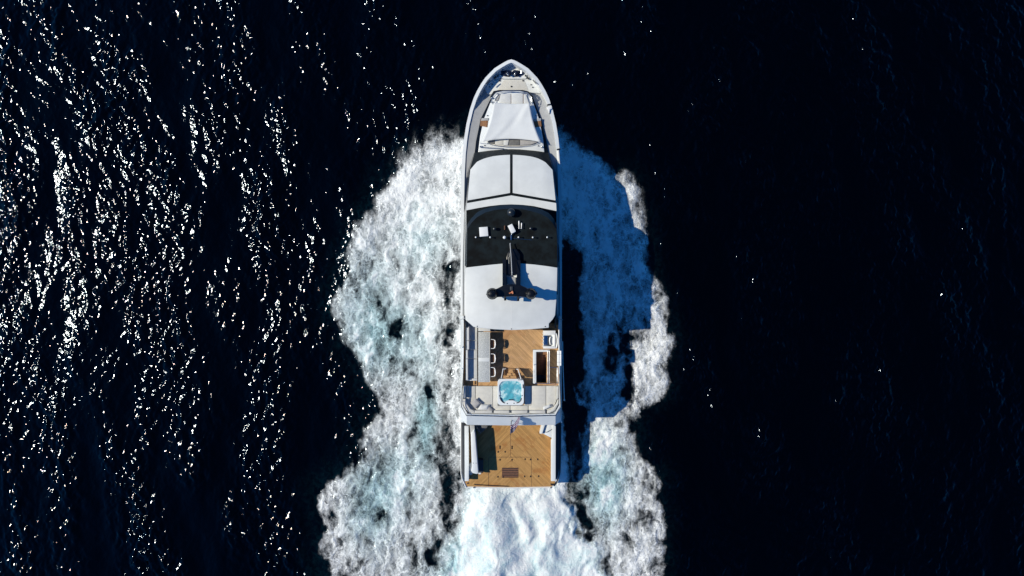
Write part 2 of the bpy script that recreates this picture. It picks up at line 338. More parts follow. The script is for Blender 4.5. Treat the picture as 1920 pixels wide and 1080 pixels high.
def teak(name, base, seam=0.35, spacing=0.115, chevron=True, wet=0.35):
    t = NT(name); p = t.obj()
    sx = t.node('ShaderNodeSeparateXYZ'); t.link(p, sx.inputs[0])
    x, y = sx.outputs[0], sx.outputs[1]
    v = t.math('MULTIPLY', t.math('ADD', t.math('ABSOLUTE', x), y), 0.7071) if chevron else x
    u = t.math('MULTIPLY', t.math('SUBTRACT', t.math('ABSOLUTE', x), y), 0.7071) if chevron else y
    q = t.math('DIVIDE', v, spacing); fl = t.math('FLOOR', q); fr = t.math('FRACT', q)
    wn_ = t.node('ShaderNodeTexWhiteNoise', noise_dimensions='2D')
    cb = t.node('ShaderNodeCombineXYZ'); t.link(fl, cb.inputs[0]); t.link(t.math('FLOOR', t.math('MULTIPLY', u, 0.55)), cb.inputs[1])
    t.link(cb.outputs[0], wn_.inputs['Vector'])
    cb2 = t.node('ShaderNodeCombineXYZ'); t.link(t.math('MULTIPLY', v, 9.0), cb2.inputs[0]); t.link(t.math('MULTIPLY', u, 0.7), cb2.inputs[1])
    grain = t.noise(cb2.outputs[0], 1.6, 5, 0.65)
    b = t.math('ADD', t.math('MULTIPLY', wn_.outputs[0], 0.30), t.math('MULTIPLY', grain, 0.9))
    col = t.mix(t.smooth(b, 0.25, 0.95), c3(*[c*0.70 for c in base]), c3(*[c*1.22 for c in base]))
    st = t.noise(p, 0.7, 4, 0.6)                       # damp and sun-bleached patches
    col = t.mix(t.smooth(st, 0.52, 0.68, 0.0, wet), col, c3(base[0]*0.75, base[1]*0.56, base[2]*0.45))
    cb3 = t.node('ShaderNodeCombineXYZ'); t.link(t.math('MULTIPLY', v, 1.0), cb3.inputs[0]); t.link(t.math('MULTIPLY', u, 0.28), cb3.inputs[1])
    scuff = t.noise(cb3.outputs[0], 2.4, 3, 0.5)
    col = t.mix(t.smooth(scuff, 0.64, 0.72, 0.0, 0.55), col, c3(base[0]*0.42, base[1]*0.34, base[2]*0.3))
    col = t.mix(t.smooth(t.noise(p, 1.5, 5, 0.65), 0.55, 0.72, 0.0, 0.45), col, c3(base[0]*1.12, base[1]*1.18, base[2]*1.5))
    sm = t.math('LESS_THAN', fr, 0.10)
    col = t.mix(t.math('MULTIPLY', sm, seam), col, c3(0.03, 0.022, 0.016))
    t.link(col, t.b.inputs['Base Color']); t.b.inputs['Roughness'].default_value = 0.7; t.b.inputs['Specular IOR Level'].default_value = 0.25
    MATS[name] = t.m
teak('teak_upper', (0.50, 0.305, 0.15), wet=0.45)
teak('teak_aft', (0.44, 0.25, 0.09), wet=0.75)
teak('teak_plain', (0.30, 0.15, 0.075), chevron=False)
def stone():
    t = NT('speckled_stone'); p = t.obj()
    v = t.node('ShaderNodeTexVoronoi'); t.link(p, v.inputs['Vector']); v.inputs['Scale'].default_value = 22
    n = t.noise(p, 10, 6, 0.7)
    f = t.math('ADD', t.math('MULTIPLY', v.outputs['Distance'], 0.6), t.math('MULTIPLY', n, 0.8))
    t.link(t.mix(t.smooth(f, 0.45, 0.95), c3(0.36, 0.38, 0.38), c3(0.60, 0.62, 0.61)), t.b.inputs['Base Color'])
    t.b.inputs['Roughness'].default_value = 0.4; MATS['speckled_stone'] = t.m
stone()
def tub_water_mat():
    t = NT('tub_water'); p = t.obj()
    wv = t.vmath('ADD', p, t.vmath('SCALE', t.vmath('SUBTRACT', t.noise(p, 3.0, 3, 0.6, col=True), (0.5, 0.5, 0.5)), 0.5))
    n = t.noise(wv, 3.4, 4, 0.6)
    r = t.math('SUBTRACT', 1.0, t.math('MULTIPLY', t.math('ABSOLUTE', t.math('SUBTRACT', n, 0.5)), 7.0), clamp=True)
    n2 = t.noise(p, 1.3, 2, 0.5)
    f = t.math('MULTIPLY', r, t.smooth(n2, 0.35, 0.6))
    t.link(t.mix(f, c3(0.09, 0.40, 0.50), c3(0.62, 0.84, 0.86)), t.b.inputs['Base Color'])  # pale ridges paint foam streaks and light caustics into the colour
    t.b.inputs['Roughness'].default_value = 0.12; t.b.inputs['IOR'].default_value = 1.33
    t.link(t.bump(n, 0.5, 0.08), t.b.inputs['Normal']); MATS['tub_water'] = t.m
tub_water_mat()

# ------------------------------------------------------------------ mesh helpers
ZO = {1: (850, 100, 5.686), 2: (850, 270, 6.75), 3: (850, 380, 7.714), 4: (850, 480, 7.2), 5: (850, 600, 8.309), 6: (850, 690, 8.309),
      7: (850, 780, 7.2), 8: (925, 120, 25.6), 9: (860, 780, 9.0)}
def at(px, py, z): return ((px-CX)/F*(CAMZ-z), (540-py)/F*(CAMZ-z), z)
def zm(k, a, b, z): o = ZO[k]; return at(o[0]+a/o[2], o[1]+b/o[2], z)
def zl(k, pts, z): return [zm(k, a, b, z) for a, b in pts]
def zp(k, pts, z): return [zm(k, a, b, z)[:2] for a, b in pts]
def area(p): return 0.5*sum(p[i][0]*p[(i+1) % len(p)][1]-p[(i+1) % len(p)][0]*p[i][1] for i in range(len(p)))
def offset(p, d):
    """move a ccw outline inwards by d"""
    n = len(p); out = []
    for i in range(n):
        a, b, c = Vector(p[i-1]), Vector(p[i]), Vector(p[(i+1) % n])
        e1 = (b-a); e2 = (c-b)
        if e1.length < 1e-6 or e2.length < 1e-6: out.append(tuple(b)); continue
        e1.normalize(); e2.normalize()
        n1 = Vector((-e1.y, e1.x)); n2 = Vector((-e2.y, e2.x)); m = n1+n2
        if m.length < 1e-6: m = n1
        m.normalize(); k_ = d/max(0.45, m.dot(n1)); q = b+m*k_; out.append((q.x, q.y))
    return out
def rrect(cx, cy, sx, sy, r, seg=5, rz=0.0):
    pts = []
    for (qx, qy, a0) in ((1, 1, 0), (-1, 1, 90), (-1, -1, 180), (1, -1, 270)):
        for i in range(seg+1):
            a = R(a0+90*i/seg); pts.append((qx*(sx/2-r)+r*math.cos(a), qy*(sy/2-r)+r*math.sin(a)))
    c, s = math.cos(rz), math.sin(rz)
    return [(cx+x*c-y*s, cy+x*s+y*c) for x, y in pts]
class MB:
    def __init__(s): s.v = []; s.f = []; s.mi = []
    def add(s, vs, fs, mi=0):
        o = len(s.v); s.v += [tuple(v) for v in vs]; s.f += [tuple(i+o for i in f) for f in fs]; s.mi += [mi]*len(fs); return s
    def prism(s, p, z0, z1, ch=0.0, mi=0):
        p = [tuple(q[:2]) for q in p]
        if area(p) < 0: p = p[::-1]
        rings = [[(x, y, z0) for x, y in p]]
        if ch > 0:
            rings.append([(x, y, z1-ch) for x, y in p]); rings.append([(x, y, z1-ch*0.3) for x, y in offset(p, ch*0.3)]); rings.append([(x, y, z1) for x, y in offset(p, ch)])
        else: rings.append([(x, y, z1) for x, y in p])
        n = len(p); vs = sum(rings, []); fs = []
        for r in range(len(rings)-1):
            for i in range(n):
                j = (i+1) % n; fs.append((r*n+i, r*n+j, (r+1)*n+j, (r+1)*n+i))
        fs.append(tuple(range(n))[::-1]); fs.append(tuple((len(rings)-1)*n+i for i in range(n)))
        return s.add(vs, fs, mi)
    def box(s, cx, cy, z0, z1, sx, sy, rz=0.0, ch=0.0, mi=0):
        c, sn = math.cos(rz), math.sin(rz)
        return s.prism([(cx+x*c-y*sn, cy+x*sn+y*c) for x, y in ((-sx/2, -sy/2), (sx/2, -sy/2), (sx/2, sy/2), (-sx/2, sy/2))], z0, z1, ch, mi)
    def tube(s, path, r, seg=8, mi=0, r2=None):
        P_ = [Vector(q) for q in path]; n = len(P_); vs = []; fs = []
        for i, q in enumerate(P_):
            d = (P_[min(i+1, n-1)]-P_[max(i-1, 0)]).normalized()
            up = Vector((0, 0, 1)) if abs(d.z) < 0.95 else Vector((1, 0, 0))
            a = d.cross(up).normalized(); b = a.cross(d)
            rr = r if r2 is None else r+(r2-r)*i/max(1, n-1)
            for j in range(seg):
                t = 2*math.pi*j/seg; vs.append(q+a*math.cos(t)*rr+b*math.sin(t)*rr)
        for i in range(n-1):
            for j in range(seg):
                k_ = (j+1) % seg; fs.append((i*seg+j, i*seg+k_, (i+1)*seg+k_, (i+1)*seg+j))
        fs.append(tuple(range(seg))[::-1]); fs.append(tuple((n-1)*seg+j for j in range(seg)))
        return s.add(vs, fs, mi)
    def lathe(s, c, prof, seg=20, mi=0, sy=1.0):
        vs = []; fs = []
        for r, z in prof:
            for j in range(seg):
                t = 2*math.pi*j/seg; vs.append((c[0]+r*math.cos(t), c[1]+r*math.sin(t)*sy, c[2]+z))
        for i in range(len(prof)-1):
            for j in range(seg):
                k_ = (j+1) % seg; fs.append((i*seg+j, i*seg+k_, (i+1)*seg+k_, (i+1)*seg+j))
        fs.append(tuple(range(seg))[::-1]); fs.append(tuple((len(prof)-1)*seg+j for j in range(seg)))
        return s.add(vs, fs, mi)
    def ball(s, c, r, seg=14, mi=0, sz=1.0):
        return s.lathe(c, [(max(0.002, r*math.sin(math.pi*i/9)), -r*sz*math.cos(math.pi*i/9)) for i in range(10)], seg, mi)
    def loft(s, rings, closed=False, mi=0):
        n = len(rings[0]); vs = sum([list(r) for r in rings], []); fs = []
        for i in range(len(rings)-1):
            for j in range(n if closed else n-1):
                k_ = (j+1) % n; fs.append((i*n+j, i*n+k_, (i+1)*n+k_, (i+1)*n+j))
        return s.add(vs, fs, mi)
    def surf(s, rows, thick, mi=0):
        """sheet through rows of points, with a skirt and an underside"""
        n = len(rows[0]); m = len(rows); s.loft(rows, mi=mi)
        low = [[(x, y, z-thick) for x, y, z in r] for r in rows]; s.loft([r[::-1] for r in low], mi=mi)
        rim = list(rows[0])+[r[-1] for r in rows[1:]]+list(rows[-1])[::-1][1:]+[r[0] for r in rows[::-1]][1:]
        s.loft([rim, [(x, y, z-thick) for x, y, z in rim]], mi=mi); return s
    def build(s, name, mat, parent=None, smooth=35):
        off = Vector((0, 0, 0)); q = parent
        while q is not None: off += q.location; q = q.parent
        me = bpy.data.meshes.new(name); me.from_pydata([tuple(Vector(v)-off) for v in s.v], [], s.f)
        for m in (mat if isinstance(mat, (list, tuple)) else [mat]): me.materials.append(MATS[m])
        me.polygons.foreach_set('material_index', s.mi)
        bm = bmesh.new(); bm.from_mesh(me); bmesh.ops.remove_doubles(bm, verts=bm.verts, dist=1e-4)
        bmesh.ops.recalc_face_normals(bm, faces=bm.faces); bm.to_mesh(me); bm.free()
        if smooth:
            me.polygons.foreach_set('use_smooth', [True]*len(me.polygons)); me.set_sharp_from_angle(angle=R(smooth))
        o = bpy.data.objects.new(name, me); sc.collection.objects.link(o)
        if parent is not None: o.parent = parent
        return o
def resample(p, n):
    p = [Vector(q) for q in p]; L = [0]
    for a, b in zip(p, p[1:]): L.append(L[-1]+(b-a).length)
    out = []
    for i in range(n):
        t = L[-1]*i/(n-1); j = 0
        while j < len(L)-2 and L[j+1] < t: j += 1
        out.append(tuple(p[j].lerp(p[j+1], (t-L[j])/max(1e-9, L[j+1]-L[j]))))
    return out

# ------------------------------------------------------------------ the yacht
Yt = thing('motor_yacht', 'long white motor yacht with black roof and teak decks cutting through dark sea', 'yacht', (0, 0, 0))
def zrail(py): return float(np.interp(py, [111, 180, 290, 800], [5.75, 5.47, 5.3, 5.2]))
HW = [(111.3, .3), (113, 6), (116, 12), (121, 20.5), (128, 31.5), (136, 39.5), (146, 49), (157, 56.5), (170, 64), (184, 70.5), (205, 77.5), (232, 84), (260, 88.5), (290, 91.5), (330, 93.5), (400, 94.8), (500, 95), (600, 95), (700, 95), (792, 94.8)]
ST = []
for py, hw in HW:
    z = zrail(py); ST.append([(540-py)/F*(CAMZ-z), hw/F*(CAMZ-z), z])
ST_up = [tuple(s_) for s_ in ST]
ST += [[-11.21, 4.33, 2.7], [-13.5, 4.34, 2.66], [-16.1, 4.30, 2.5], [-16.9, 4.08, 2.42], [-17.30, 3.86, 2.42]]
def hull_ring(y, hw, zt):
    f = max(0.0, min(1.0, (y-3)/16.0)); rk = 2.6*f**3
    k1 = 1-0.04-0.10*f; k2 = 0.93-0.42*f**1.3
    def q(kx_, z): return (hw*kx_, y-rk*(1-max(z, -1)/zt), z)
    half = [q(1.0, zt), q(1.0, zt-0.12), q(0.985-0.02*f, zt*0.72), q(k1, zt*0.45), q(k2+0.02, zt*0.18), q(k2, 0.05), q(k2*0.8, -0.6), q(0.0, -1.1)]
    return half+[(-x, yy, z) for x, yy, z in half[:-1][::-1]]
mb = MB(); rings = [hull_ring(*s_) for s_ in ST]; mb.loft(rings)
mb.add(rings[-1], [tuple(range(len(rings[-1])))]); mb.build('hull', 'gelcoat', Yt, 50)
for sx in (-1, 1):
    for (y0, y1) in ((7.5, 11.5), (1.0, 6.0), (-6.0, -0.5)):
        m = MB()
        rr = []
        for i in range(9):
            y = y0+(y1-y0)*i/8; hw = float(np.interp(-y, [-s_[0] for s_ in ST_up], [s_[1] for s_ in ST_up])); zt = 5.3
            rg = hull_ring(y, hw, zt); a, b = Vector(rg[2]), Vector(rg[3])
            pts = [a.lerp(b, 0.25), a.lerp(b, 0.85)]; rr.append([(sx*(p_.x+0.02), p_.y, p_.z) for p_ in pts])
        m.surf(rr, 0.01); m.build('hull_window', 'black_glass', Yt)
# bulwark cap + inner face, and the side decks
def inner(st, wcap): return [(y-(wcap*1.6 if i < 3 else 0.0), max(0.02, hw-wcap*(1.25 if y > 12 else 1.0)), z) for i, (y, hw, z) in enumerate(st)]
CAPW = [0.30 if s_[0] > 10 else (0.24 if s_[0] > 6 else 0.17) for s_ in ST_up]
port = [(-hw, y) for y, hw, z in ST_up[1:]]; star = [(hw, y) for y, hw, z in ST_up[1:]]
poly_ = star[::-1]+[(0.0, ST_up[0][0])]+port          # ccw seen from above
in_ = offset(poly_, 0.27); zz_ = [s_[2] for s_ in ST_up[1:]][::-1]+[ST_up[0][2]]+[s_[2] for s_ in ST_up[1:]]
IN = []
for (ox, oy), (ix, iy), z in zip(poly_, in_, zz_):
    f = 1.0 if oy > 6 else 0.66
    if oy < -10: iy = oy
    IN.append((ox+(ix-ox)*f, oy+(iy-oy)*f, z))
m = MB(); m.loft([[(x, y, z) for (x, y), z in zip(poly_, zz_)], [(x, y, z+0.015) for x, y, z in IN], [(x*0.985, y-0.04, z-0.95) for x, y, z in IN]])
m.build('bulwark', 'gelcoat', Yt, 50)
def dz(y, e): return float(np.interp(y, [-11, 8, 12, 15.2, 16.3, 19], ([5.13, 5.19, 5.25, 5.37, 4.72, 4.85], [5.09, 5.12, 5.14, 5.2, 4.70, 4.85])[e]))
rows = []; rl = []; rr = []
for n_, (y, hw, z) in enumerate(ST_up):
    if n_ < 3: continue
    ih = hw-CAPW[n_]*0.85; row = [(-ih, y-0.05, dz(y, 0)), (-ih+0.9, y-0.05, dz(y, 1)), (0, y-0.05, dz(y, 1)), (ih-0.9, y-0.05, dz(y, 1)), (ih, y-0.05, dz(y, 0))]
    if y > 8: rows.append(row)
    if y < 10: rl.append([row[0], (-3.55, row[0][1], dz(y, 1))]); rr.append([(3.55, row[0][1], dz(y, 1)), row[4]])
m = MB(); m.surf(rows, 0.08); m.build('side_deck', 'gelcoat_grey', Yt)
MB().surf(rl, 0.08).build('side_deck', 'gelcoat_grey', Yt); MB().surf(rr, 0.08).build('side_deck', 'gelcoat_grey', Yt)
m = MB(); m.prism([zm(1, a, b, 4.95)[:2] for a, b in ((640, 92), (530, 140), (430, 205), (372, 262), (400, 285), (500, 262), (540, 272), (760, 272), (800, 262), (850, 285), (880, 262), (820, 205), (735, 140))], 4.6, 4.97, 0.03)
m.build('bow_platform', 'deck_white', Yt)
m = MB(); m.prism([zm(1, a, b, 4.85)[:2] for a, b in ((400, 290), (500, 270), (540, 280), (760, 280), (800, 270), (850, 290), (900, 360), (930, 425), (830, 420), (735, 395), (500, 395), (400, 440), (360, 430), (335, 370))], 4.5, 4.88, 0.03)
m.build('foredeck', 'deck_white', Yt)
m = MB(); m.prism([zm(1, a, b, 4.9)[:2] for a, b in ((540, 285), (757, 285), (800, 392), (470, 392))], 4.8, 4.90, 0.01); m.build('foredeck_hatch', 'cushion_cream', Yt)
# anchor windlasses
for sx in (-1, 1):
    pts = [(290, 340), (300, 470), (420, 540), (620, 590), (740, 600), (840, 520), (870, 430), (830, 330), (740, 285), (600, 290), (450, 320)]
    pts = [(885+sx*(885-a) if sx > 0 else a, b) for a, b in pts]
    m = MB(); m.prism(zp(8, pts, 5.1), 4.95, 5.08, 0.03); wlz = m.build('anchor_windlass', 'navy_metal', Yt)
    cxp = 740 if sx < 0 else 1030
    c = zm(8, cxp, 440, 5.1)
    m = MB(); m.lathe((c[0], c[1], 5.06), [(0.23, 0), (0.23, 0.07), (0.15, 0.10), (0.14, 0.24), (0.20, 0.27), (0.18, 0.31), (0.03, 0.32)]); m.build('drum', 'navy_metal', wlz)
    c = zm(8, 700 if sx < 0 else 1020, 520, 5.3); m = MB(); m.ball((c[0], c[1], 5.40), 0.09); m.tube([(c[0], c[1], 5.2), (c[0]+0.05*sx, c[1]+0.18, 5.42)], 0.035); m.build('brake_handle', 'chrome', wlz)
    c = zm(8, 340 if sx < 0 else 1330, 400, 5.15); m = MB(); m.tube([(c[0], c[1]-0.09, 5.12), (c[0], c[1]+0.12, 5.14)], 0.055); m.box(c[0]+0.05*sx, c[1], 5.0, 5.1, 0.2, 0.26, ch=0.02); m.build('chain_stopper', 'chrome', wlz)
    m = MB()
    a = zm(8, 400 if sx < 0 else 1400, 425, 5.1); b = zm(8, cxp, 430, 5.1)
    for i in range(9):
        t = i/8; m.box(a[0]+(b[0]-a[0])*t, a[1]+(b[1]-a[1])*t, 5.08, 5.12, 0.07, 0.05, rz=0.6*(i % 2))
    m.build('chain', 'dark_metal', wlz)
def fitting(k, a, b, z, r=0.06, h=0.08, name='deck_fitting', mat='dark_metal', el=1.0):
    c = zm(k, a, b, z); m = MB(); m.lathe((c[0], c[1], z), [(r, 0), (r, h*0.6), (r*0.7, h)], 12, sy=el); return m.build(name, mat, Yt)
for a, b in ((493, 292), (743, 292), (618, 355)): fitting(1, a, b, 4.9, 0.065)
for a, b in ((412, 330), (388, 358), (828, 335), (846, 362)): fitting(1, a, b, 4.9, 0.05)
for a, b in ((440, 268), (455, 256), (475, 243), (770, 241), (785, 262), (800, 272)):
    fitting(1, a, b, 4.97, 0.07, 0.22, 'bollard', 'dark_metal')
for a, b in ((905, 987), (333, 984), (362, 665), (880, 665)): fitting(1, a, b, 5.47, 0.045)
for a1, b1, a2, b2 in ((350, 325, 388, 285), (848, 285, 886, 325)):
    p0, p1 = zm(1, a1, b1, 5.68), zm(1, a2, b2, 5.72); m = MB(); m.tube([p0, p1], 0.045); m.build('fairlead', 'dark_metal', Yt)
# gate breaks in the starboard bulwark
for a, b in ((1020, 547), (1122, 1022)):
    c = zm(1, a, b, 5.5); m = MB(); m.box(c[0], c[1], 5.2, 5.56, 0.30, 0.09, rz=0.2); m.build('bulwark_hinge', 'dark_metal', Yt)
m = MB(); m.prism(zp(1, [(992, 575), (1048, 560), (1052, 590), (1030, 600), (1022, 640), (1008, 600)], 5.55), 5.2, 5.58, 0.02); m.build('boarding_gate', 'white_plastic', Yt)
m = MB(); m.prism(zp(2, [(1316, 60), (1336, 70), (1350, 262), (1334, 262)], 5.45), 5.0, 5.46, 0.02); m.build('boarding_gate', 'white_plastic', Yt)

# ---- bow lounge
m = MB(); m.prism(zp(1, [(500, 390), (440, 403), (398, 480), (290, 700), (240, 940), (226, 1062), (1015, 1062), (990, 920), (938, 700), (853, 478), (800, 403), (740, 390)], 5.3), 4.3, 5.32, 0.04); m.build('trunk_window', 'black_glass', Yt)
m = MB(); m.prism(zp(1, [(500, 403), (445, 420), (412, 482), (325, 700), (285, 880), (264, 1055), (400, 1037), (620, 1024), (850, 1037), (970, 1053), (955, 900), (915, 700), (836, 482), (796, 420), (740, 403)], 5.45), 4.4, 5.45, 0.05); cm = m.build('lounge_coaming', 'gelcoat', Yt)
def rail(path, r=0.022, name='handrail', mat='chrome', posts=(), zb=5.4, parent=None):
    m = MB(); m.tube(path, r)
    for i in posts: m.tube([path[i], (path[i][0], path[i][1], zb)], r*0.9)
    return m.build(name, mat, parent or Yt)
rail(zl(1, [(408, 520), (412, 470), (452, 418), (530, 402), (620, 400), (710, 402), (790, 418), (832, 470), (838, 520)], 5.85), 0.03, posts=(0, 2, 4, 6, 8))
rail(zl(1, [(420, 505), (428, 470), (462, 430), (535, 415), (620, 410), (700, 415), (780, 432), (818, 470), (826, 505)], 5.62), 0.022)
for pl in ([(398, 470), (432, 408), (505, 396)], [(735, 398), (802, 418), (852, 470)]):
    m = MB(); m.tube(zl(1, pl, 5.5), 0.06); m.build('windbreak', 'black_glass', Yt)
rail(zl(1, [(290, 1000), (400, 1008), (540, 1014)], 5.7), 0.022, posts=(0, 2)); 
rail(zl(1, [(362, 958), (420, 980), (560, 996), (700, 996), (820, 982), (905, 955)], 5.62), 0.022, posts=(0, 3, 5))
for a, b in ((290, 995), (945, 1000), (408, 478), (830, 478), (408, 520), (836, 520)):
    c = zm(1, a, b, 5.5); m = MB(); m.lathe((c[0], c[1], 5.43), [(0.10, 0), (0.09, 0.05), (0.05, 0.12)]); m.ball((c[0], c[1], 5.6), 0.07); m.build('awning_socket', 'chrome', Yt)
for pl in ([(292, 705), (372, 702), (362, 788), (285, 772)], [(850, 712), (932, 706), (940, 778), (862, 790)]):
    m = MB(); m.prism(zp(1, pl, 5.47), 5.0, 5.48, 0.01); stp = m.build('boarding_step', 'teak_plain', Yt)
    q = [(pl[0][0]+8, pl[0][1]-14), (pl[1][0]+4, pl[1][1]-14), (pl[1][0], pl[1][1]+14), (pl[0][0]+4, pl[0][1]+14)]
    m = MB(); m.prism(zp(1, q, 5.5), 5.2, 5.51, 0.01); m.build('step_frame', 'gelcoat_grey', stp)

# ---- wheelhouse with raked windscreen and white front panels
A = zl(2, [(270, 110), (400, 92), (520, 78), (630, 68), (735, 65), (840, 68), (950, 78), (1070, 92), (1200, 110)], 5.50)
B = zl(2, [(205, 330), (300, 225), (430, 170), (580, 145), (735, 135), (890, 145), (1040, 170), (1170, 235), (1262, 335)], 6.9)
C = zl(2, [(165, 845), (300, 815), (450, 788), (600, 770), (735, 765), (870, 770), (1020, 788), (1170, 822), (1305, 850)], 7.4)
m = MB(); m.loft([[(x, y, 4.4) for x, y, z in A], A, B]); m.build('windscreen', 'windscreen_glass', Yt, 25)
m = MB(); m.surf([B, C, [(x*1.0, y-4.2, 7.38) for x, y, z in C]], 0.1); m.build('wheelhouse_roof', 'roof_black', Yt)
for s_, up, lo_ in ((-1, [(270, 110, 5.5), (205, 330, 6.9), (165, 845, 7.4)], [(262, 110, 5.2), (172, 372, 5.2), (133, 850, 5.2)]), (1, [(1200, 110, 5.5), (1262, 335, 6.9), (1305, 850, 7.4)], [(1208, 110, 5.2), (1303, 375, 5.2), (1345, 850, 5.2)])):
    U = [zm(2, *q) for q in up]; Lw = [zm(2, *q) for q in lo_]; Lb = [(x, y, 4.3) for x, y, z in Lw]
    U.append((U[-1][0], U[-1][1]-4.2, 7.38)); Lw.append((Lw[-1][0]*0.99, Lw[-1][1]-4.2, 5.2)); Lb.append((Lb[-1][0]*0.99, Lb[-1][1]-4.2, 4.3))
    m = MB(); m.loft([U, Lw, Lb]); m.build('side_window', 'black_glass', Yt, 25)
def panel(fr, bk, zf, zb, n=14, nr=8, crown=0.03, name='roof_panel', facet=True):
    Fp = resample(zl(2, fr, zf), n); Bp = resample(zl(2, bk, zb), n); rows = []
    for j in range(nr+1):
        t = j/nr; row = []
        for i, (f_, b_) in enumerate(zip(Fp, Bp)):
            q = Vector(f_).lerp(Vector(b_), t)
            e = min(i, n-1-i)/(n-1); q.z += 0.05+crown*math.sin(math.pi*t)*min(1, e*5)
            row.append(tuple(q))
        rows.append(row)
    m = MB(); m.surf(rows, 0.08); return m.build(name, 'roof_white', Yt, 40)
panel([(215, 325), (300, 227), (360, 196), (430, 173), (500, 157), (580, 147), (650, 141), (717, 138)], [(180, 715), (717, 620)], 6.9, 7.27)
panel([(752, 138), (820, 141), (890, 147), (970, 157), (1040, 173), (1110, 200), (1168, 235), (1254, 328)], [(752, 620), (1293, 715)], 6.9, 7.27)
panel([(172, 750), (735, 652), (1300, 748)], [(165, 840), (300, 813), (450, 787), (600, 770), (735, 765), (870, 770), (1020, 787), (1170, 820), (1305, 848)], 7.32, 7.4, 25, 2, 0.0)
for x0, w_ in ((735, 7),):   # seam strips between the panels
    m = MB(); m.prism([zm(2, 735-w_, 140, 7.0)[:2], zm(2, 735-w_, 630, 7.3)[:2], zm(2, 735+w_, 630, 7.3)[:2], zm(2, 735+w_, 140, 7.0)[:2]], 6.9, 6.92, 0)
    m.v = [(x, y, z+(zm(2, 0, 140, 7)[1]-y)*0.102+0.0) for x, y, z in m.v]; m.build('panel_seam', 'dark_metal', Yt)
# ---- main deck house below and the saloon walls
m = MB(); m.prism([(-3.72, -2.6), (3.72, -2.6), (3.78, 6.5), (-3.78, 6.5)], 2.4, 5.2); m.prism([(-3.72, -9.5), (3.72, -9.5), (3.72, -9.4), (-3.72, -9.4)], 2.4, 5.14); m.prism([(-3.72, -9.4), (-3.64, -9.4), (-3.64, -2.6), (-3.72, -2.6)], 2.4, 5.14); m.prism([(3.64, -9.4), (3.72, -9.4), (3.72, -2.6), (3.64, -2.6)], 2.4, 5.14); m.build('saloon', 'mast_black', Yt)
m = MB()
for x in (-3.45, 3.45): m.box(x, 0.0, 5.7, 8.85, 0.12, 6.2)
m.box(0, 3.1, 5.7, 8.85, 6.9, 0.12); m.box(0, -1.9, 5.7, 8.85, 6.9, 0.08); m.build('flybridge_window', 'black_glass', Yt)
# ---- hardtop
VO = [(165, 915), (175, 600), (190, 330), (250, 240), (340, 142), (440, 92), (560, 58), (700, 35), (850, 26), (1000, 33), (1180, 72), (1280, 98), (1380, 150), (1450, 225), (1500, 330), (1515, 600), (1522, 925)]
VI = [(195, 915), (200, 600), (203, 385), (265, 290), (345, 207), (465, 142), (600, 106), (720, 91), (850, 85), (990, 92), (1150, 128), (1265, 165), (1360, 212), (1440, 298), (1490, 385), (1504, 600), (1504, 925)]
vo = [zm(3, a, b, 8.72) for a, b in VO]; vi = [zm(3, a, b, 9.0) for a, b in VI]
m = MB(); m.loft([[(x*0.99, y*0.98, 8.6) for x, y, z in vo], vo, vi]); m.build('visor', 'visor', Yt, 60)
m = MB(); m.prism([q[:2] for q in vi]+[(3.6, -0.5), (-3.6, -0.5)], 8.7, 9.0, 0.0); m.build('forward_roof', 'roof_black', Yt)
m = MB(); m.prism(zp(4, [(165, 155), (320, 137), (500, 117), (665, 101), (790, 94), (910, 98), (1100, 114), (1260, 134), (1405, 156), (1402, 400), (1392, 600), (1376, 800), (1340, 860), (1292, 912), (1290, 968), (1050, 990), (790, 1001), (550, 990), (335, 968), (272, 956), (165, 862), (155, 700), (156, 400)], 9.02), 8.78, 9.03, 0.05)
ht = m.build('hardtop', 'roof_white', Yt, 30)
m = MB(); a, b = zm(4, 783, 640, 9.035), zm(4, 783, 985, 9.035); m.box(a[0], (a[1]+b[1])/2, 9.02, 9.036, 0.03, abs(a[1]-b[1])); m.build('hardtop_seam', 'white_plastic', Yt)
for a, b in ((322, 948), (785, 985), (1240, 952)): fitting(4, a, b, 9.03, 0.04, 0.05, 'downlight', 'dark_metal')
# equipment on the forward roof
def roofbox(pts, z1, name='equipment_box'):
    m = MB(); m.prism(zp(3, pts, z1), 9.0, z1, 0.03); return m.build(name, 'white_plastic', Yt)
roofbox([(372, 356), (496, 347), (507, 482), (382, 493)], 9.22)
roofbox([(786, 335), (850, 304), (906, 415), (842, 450)], 9.40, 'searchlight_cover')
for a, b, r in ((325, 500, .068), (533, 500, .068), (740, 503, .125), (943, 500, .068), (1150, 502, .068), (1358, 500, .068)):
    c = zm(3, a, b, 9.35); m = MB(); m.tube([(c[0], c[1], 9.0), (c[0], c[1], 9.28)], 0.025); o = m.build('antenna', 'dark_metal', Yt); m = MB(); m.ball((c[0], c[1], 9.35), r, sz=0.9); m.build('antenna_cap', 'white_plastic', o)
c = zm(3, 838, 145, 9.3); m = MB(); m.lathe((c[0], c[1], 9.0), [(0.24, 0), (0.30, 0.12), (0.33, 0.32), (0.31, 0.46), (0.20, 0.60), (0.02, 0.66)], 28); m.build('satellite_dome', 'visor', Yt)
for a, b in ((595, 380), (1122, 375)): 
    c = zm(3, a, b, 9.2); m = MB(); m.lathe((c[0], c[1], 9.0), [(0.10, 0), (0.08, 0.15), (0.13, 0.25), (0.11, 0.36), (0.02, 0.42)], 16); m.build('navigation_light', 'dark_metal', Yt)
